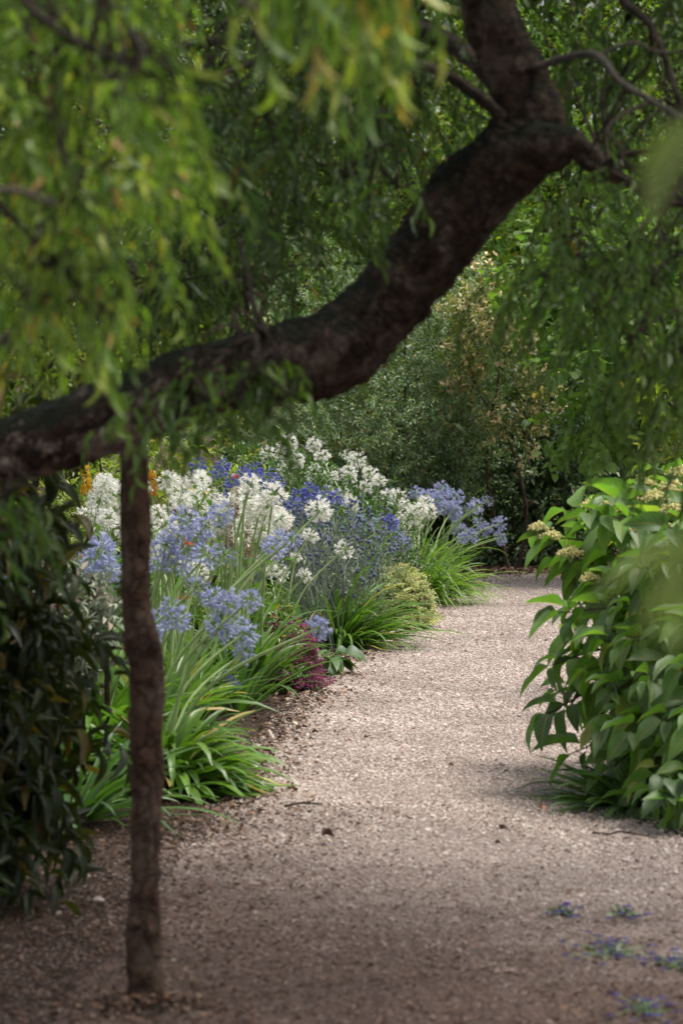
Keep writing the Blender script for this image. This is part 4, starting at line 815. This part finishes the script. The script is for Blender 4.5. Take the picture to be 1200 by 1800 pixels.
# ------------------------------------------------------------------ hydrangea
def corymb(root,pos,R,seed):
    r=np.random.default_rng(seed); n=230; a=r.uniform(0,2*PI,n); q=np.sqrt(r.random(n)); sn=SN(seed,10)
    p=np.stack([np.cos(a)*q*R,np.sin(a)*q*R,(1-q*q)*R*.55+r.normal(0,.004,n)],-1); p*= (1+.18*sn(p/R*.4))[:,None]
    oc=nrm([(1,0,0),(-1,0,0),(0,1,0),(0,-1,0),(0,0,1),(0,0,-1)]); s=.0042*r.uniform(.6,1.5,n)
    mf=MB(); mf.addmany(None,pf,np.array(pos)+p[:,None]+oc[None]*s[:,None,None]*(1+r.normal(0,.25,(n,6,1))))
    ms=MB()
    for i in range(16):
        tube(ms,spline([np.array(pos)-[0,0,R*.7],np.array(pos)+p[i*9]*.6-[0,0,R*.15],np.array(pos)+p[i*9]],5),.0015,4)
    f=mf.build('flower_head',M['f_cream'],root,smooth=False); ms.build('stem',M['stem'],f); return f
def hydrangea():
    r=np.random.default_rng(600); base=np.array([gx(1230,13.2),13.2,0]); root=empty('hydrangea_shrub',base,'large leafy hydrangea with drooping leaves and cream flower clusters right of the path','shrub')
    tips=[(1010+r.uniform(0,250),r.uniform(900,1400),13.0+r.uniform(-.5,.6)) for _ in range(40)]+[(955,1190,13),(948,1275,12.9),(990,1345,12.8),(970,1100,13),(1000,1140,13.1),(1020,1200,12.8),(965,1235,13.1),(1040,1050,13.2),(1010,1085,13.3),(940,965,13.7),(985,920,13.8),(1020,950,13.6),(1000,1000,13.6),(1060,905,13.6),(1100,880,13.6),(1140,850,13.8),(1190,840,13.8),(1080,960,13.2),(1130,930,13.2),(1180,910,13.2),(1110,1010,12.9),(1160,980,12.8),(1080,1090,12.8),(1050,1150,12.7),(1130,1060,12.6),(1190,1020,12.5),(1100,1150,12.5),(1060,1240,12.5),(1150,1130,12.4),(1040,1300,12.5),(1120,1220,12.3),(1190,1120,12.2),(1180,1200,12.1),(1090,1310,12.3),(1150,1290,12.1),(1060,1370,12.5),(1130,1380,12.2),(1200,1300,12.0),(1190,1390,12.0),(1240,1000,12.6),(1240,880,13.4),(1090,1000,13.9),(1040,1010,13.9),(1260,1150,12.1),(1150,1180,12.9),(1100,1260,12.9),(1160,1340,12.8),(1060,1120,13.4),(1200,960,13.8),(1120,1110,13.3),(1200,1230,12.8),(970,1010,13.7),(1250,1300,12.1),(1230,1420,12.0),(1100,1400,12.6),(1040,1420,12.9),(1150,1430,12.1),(1190,1450,11.9),(1110,1440,12.3)]
    mst=MB(); ml=MB(); P=[];D=[];N=[];L=[]; T_=[]
    for (x,y,Yd) in tips:
        x+=2
        tp=at(x,y,Yd)+np.array([.035,0,.045]); b0=base+np.array([r.normal(0,.12),r.normal(0,.15),0]); 
        mid=b0*.42+tp*.58; mid[2]=max(mid[2],tp[2]*.75)+.14; mid[0]+=.06
        C_=spline([b0,b0*.75+mid*.25+np.array([0,0,.16]),mid,tp],30); tube(mst,C_,np.linspace(.007,.0025,30),6)
        s=np.r_[0,np.cumsum(np.linalg.norm(np.diff(C_,axis=0),axis=1))]; tot=s[-1]; pos=tot; j=0; side=nrm(np.cross(C_[-1]-C_[-4],[0,0,1]))
        while pos>tot*.25 and j<11:
            k=min(int(np.searchsorted(s,pos)),29); k=max(k,1); tg=nrm(C_[k]-C_[k-1])
            sd=nrm(np.cross(tg,[0,0,1])) if j%2==0 else nrm(np.cross(tg,[0,0,1])*.5+np.array([0,0,.8]))
            for sg in (-1,1):
                out=tg*(.65 if j else 1.0)+sd*sg*(.75 if j else .45)+np.array([0,0,-.35])+r.normal(0,.14,3)
                o=nrm(out); st=C_[k]; e=st+o*.025+np.array([0,0,.006]); tube(mst,np.array([st,(st+e)/2+[0,0,.002],e]),.0016,3)
                P.append(e);D.append(o);N.append(np.array([0,0,1.0])+r.normal(0,.28,3)+tg*.35);L.append(r.uniform(.085,.185)*(.85 if j==0 else 1)*(1-.02*j))
            pos-=r.uniform(.045,.075); j+=1
    place(ml,T_HYD,P,D,N,L,.12); mst.build('stem',M['bstem'],root); ml.build('foliage',M['hyd'],root)
    for i,(x,y,Yd,R) in enumerate([(1048,892,13.5,.055),(1130,852,13.7,.04),(945,930,13.7,.028),(968,944,13.65,.03),(1002,975,13.5,.04),(1150,880,13.2,.045),(1108,935,12.9,.04),(1182,862,13.4,.05),(1060,915,13.4,.035),(1180,900,13.0,.04),(1035,1020,13.2,.03),(1100,905,13.4,.05),(1200,835,13.6,.05),(1075,930,13.2,.03),(1190,935,12.8,.04)]):
        corymb(root,at(x,y,Yd),R,610+i)
hydrangea()
# yellowish flowering shrub at right edge behind
rt,A,O=shrub('flowering_shrub','tall shrub with pale yellow flower clusters at the right edge below the willow','shrub',[bl(1200,760,16.5,.10,.15,.25),bl(1240,640,16.6,.2,.2,.3)],110,.07,T_LAUREL,'mid',.14,8,620,limbs=8)
for i,k in enumerate(RNG.choice(len(A),9,False)): corymb(rt,A[k]+O[k]*.05,.045,640+i)
# ------------------------------------------------------------------ small things on the ground
def bluetuft(label,px,py,n,seed,s=1):
    r=np.random.default_rng(seed); base=gnd(px,py); base[2]=0; root=empty('campanula_plant',base,label,'flowering plant','small violet blue flowers in the gravel')
    ms=MB(); ml=MB(); k=20
    A=base+r.normal(0,1,(k,3))*[.03*s,.04,0]; A[:,2]=.012
    place(ml,T_SMALL,A,nrm(r.normal(size=(k,3))*[1,1,.3]+[0,0,.3]),np.array([0,0,1])+r.normal(0,.3,(k,3)),r.uniform(.02,.035,k))
    for i in range(n*3):
        tp=base+np.array([r.normal(0,.05*s),r.normal(0,.09),r.uniform(.010,.022)]); tube(ms,np.array([base+[0,0,.005],(base+tp)/2+[0,0,.01],tp]),.001,3)
        mf=MB(); m=6; a=np.arange(m)/m*2*PI; d=np.stack([np.cos(a),np.sin(a),a*0+.4],-1); place(mf,T_SMALL,np.tile(tp,(m,1)),d,np.tile([0,0,1.0],(m,1)),np.full(m,.016)); mf.build('flower',M['f_vio'],root)
    ms.build('stem',M['stem'],root); ml.build('foliage',M['dark'],root)
M['f_vio']=leafmat('petal_violet',[(0,(.04,.028,.15)),(1,(.075,.05,.24))],.3,.6,tcol=pt)
bluetuft('small violet blue flower tuft alone on gravel, farthest of the tufts',985,1612,5,701,.7)
bluetuft('widest violet blue flower tuft lying in the shaded gravel',1078,1682,12,702,1.0)
bluetuft('violet blue flower tuft near the bottom of the picture',1130,1782,8,703,.7)
bluetuft('violet blue flower tuft cut by the right edge of the picture',1190,1702,9,704,.7)
bluetuft('pale sparse flower tuft just above the widest tuft',1098,1612,4,705,.8)
def curled_leaf(name,label,px,py,L,seed,mat='litter'):
    p=gnd(px,py); mb=MB(); v,f,uv=blade(lance,8,2.0,.9,.8); v=v.copy(); v[:,0]*=.5; r=np.random.default_rng(seed); a=r.uniform(0,6)
    place(mb,[(v,f,uv)],[p+[0,0,.03]],[(math.cos(a),math.sin(a)*.4,.4)],[(0.1,-.4,1)],[L]); o=mb.build(name,M[mat]); tag(o,label,'fallen leaf'); return o
M['deadleaf']=leafmat('dead_leaf_brown',[(0,(.05,.022,.014)),(1,(.05,.022,.014))],.1,.7,tcol=pt)
M['tanleaf']=leafmat('dead_leaf_tan',[(0,(.26,.15,.09)),(1,(.26,.15,.09))],.1,.7,tcol=pt)
curled_leaf('fallen_leaf','dark curled fallen leaf alone in the middle of the path',566,1487,.065,3,'deadleaf')
curled_leaf('fallen_leaf','tan fallen leaf lying on gravel near the foot of the hydrangea',950,1440,.05,5,'tanleaf')
curled_leaf('fallen_leaf','brown fallen leaf lying right of the middle of the path',880,1475,.04,9,'deadleaf')
curled_leaf('fallen_leaf','tan leaf resting on the path at the far bend',838,1040,.09,11,'tanleaf')
def stick(label,a,b,rad,mat,seed,sag=.004):
    p0=gnd(*a);p1=gnd(*b);p0[2]=p1[2]=rad+.008; mb=MB(); P=drift(p0,p1,16,sag,.006,seed); P[:,2]=np.maximum(P[:,2],.008); tube(mb,P,np.linspace(rad,rad*.5,16)*(1+RNG.normal(0,.1,16)),7,True)
    q=P[9]; tube(mb,np.array([q,q+[.015,.02,.004],q+[.03,.045,.006]]),rad*.5,5,True)
    o=mb.build('fallen_twig',M[mat]); tag(o,label,'twig')
stick('short brown stick on gravel beside the front agapanthus leaves',(500,1424),(567,1421),.005,'bstem',1)
stick('long thin dark twig lying below the hydrangea',(1040,1470),(1155,1480),.0035,'twig',2)
stick('pale dry stalk under the front agapanthus clump',(352,1404),(430,1398),.006,'twig_grey',3)
def stone(label,px,py,s,col,seed):
    m,nt,out=newmat('stone_'+str(seed)); b=nt.nodes.new('ShaderNodeBsdfPrincipled'); n=nt.nodes.new('ShaderNodeTexNoise'); n.inputs['Scale'].default_value=60
    rr=ramp(nt,[(.3,tuple(c*.75 for c in col)),(.7,col)]); nt.links.new(n.outputs['Fac'],rr.inputs[0]); nt.links.new(rr.outputs[0],b.inputs['Base Color']); b.inputs['Roughness'].default_value=.85; nt.links.new(b.outputs[0],out.inputs['Surface'])
    p=gnd(px,py); mb=MB(); nu,nv=16,10; th=np.arange(nu)/nu*2*PI; phv=np.linspace(0,PI,nv)
    d=np.stack([np.sin(phv)[:,None]*np.cos(th),np.sin(phv)[:,None]*np.sin(th),np.cos(phv)[:,None]*np.ones(nu)],-1); nn=SN(seed,.5)(d)
    V=p+d*(1+.13*nn[...,None])*np.array([s*1.3,s,s*.65])+[0,0,s*.45]
    i=np.arange(nv-1)[:,None]*nu; j=np.arange(nu)[None]; mb.add(V.reshape(-1,3),np.stack([i+j,i+(j+1)%nu,i+nu+(j+1)%nu,i+nu+j],-1).reshape(-1,4))
    o=mb.build('stone',m); tag(o,label,'stone')
stone('rounded pale stone on soil just below the sedum mound',702,1113,.02,(.42,.35,.29),1)
stone('small white pebble on the gravel near the front strap leaves',421,1453,.008,(.75,.73,.7),2)
stone('grey stone at the border edge near the bergenia leaves',530,1192,.014,(.33,.28,.24),3)
stone('pale flat stone in the dark soil left of the post',172,1588,.014,(.6,.52,.46),4)
# ------------------------------------------------------------------ light, world, camera
az=math.radians(70); el=math.radians(68)   # azimuth from +Y towards +X
world=bpy.data.worlds.new('World'); bpy.context.scene.world=world; world.use_nodes=True
wn=world.node_tree; bg=wn.nodes['Background']; sky=wn.nodes.new('ShaderNodeTexSky'); sky.sky_type='NISHITA'; sky.sun_disc=False
sky.sun_elevation=el; sky.sun_rotation=az; sky.dust_density=2.5; hs=wn.nodes.new('ShaderNodeHueSaturation'); hs.inputs['Saturation'].default_value=.30; hs.inputs['Value'].default_value=1.25; wn.links.new(sky.outputs[0],hs.inputs['Color']); wn.links.new(hs.outputs[0],bg.inputs['Color']); bg.inputs['Strength'].default_value=.15
sun=bpy.data.lights.new('sun','SUN'); sun.energy=5.0; sun.angle=math.radians(28); sun.color=(1,.95,.86)
so=bpy.data.objects.new('sun',sun); C.objects.link(so)
dv=Vector((math.sin(az)*math.cos(el),math.cos(az)*math.cos(el),math.sin(el))); so.rotation_euler=dv.to_track_quat('Z','Y').to_euler(); so.location=(3,15,12)
cam=bpy.data.cameras.new('camera'); co=bpy.data.objects.new('camera',cam); C.objects.link(co); co.location=tuple(CAM)
co.rotation_euler=(PI/2-PITCH,0,0); cam.sensor_fit='VERTICAL'; cam.sensor_height=36; cam.sensor_width=24; cam.lens=F/1800*36; cam.clip_end=2000; cam.clip_start=.1
cam.dof.use_dof=True; cam.dof.focus_distance=18.3; cam.dof.aperture_fstop=6.3
sc=bpy.context.scene; sc.camera=co; sc.view_settings.view_transform='Standard'; sc.view_settings.look='None'; sc.view_settings.exposure=0
sc.render.engine='CYCLES'; sc.cycles.max_bounces=7; sc.cycles.diffuse_bounces=4; sc.cycles.glossy_bounces=2; sc.cycles.transmission_bounces=4; sc.cycles.use_denoising=True
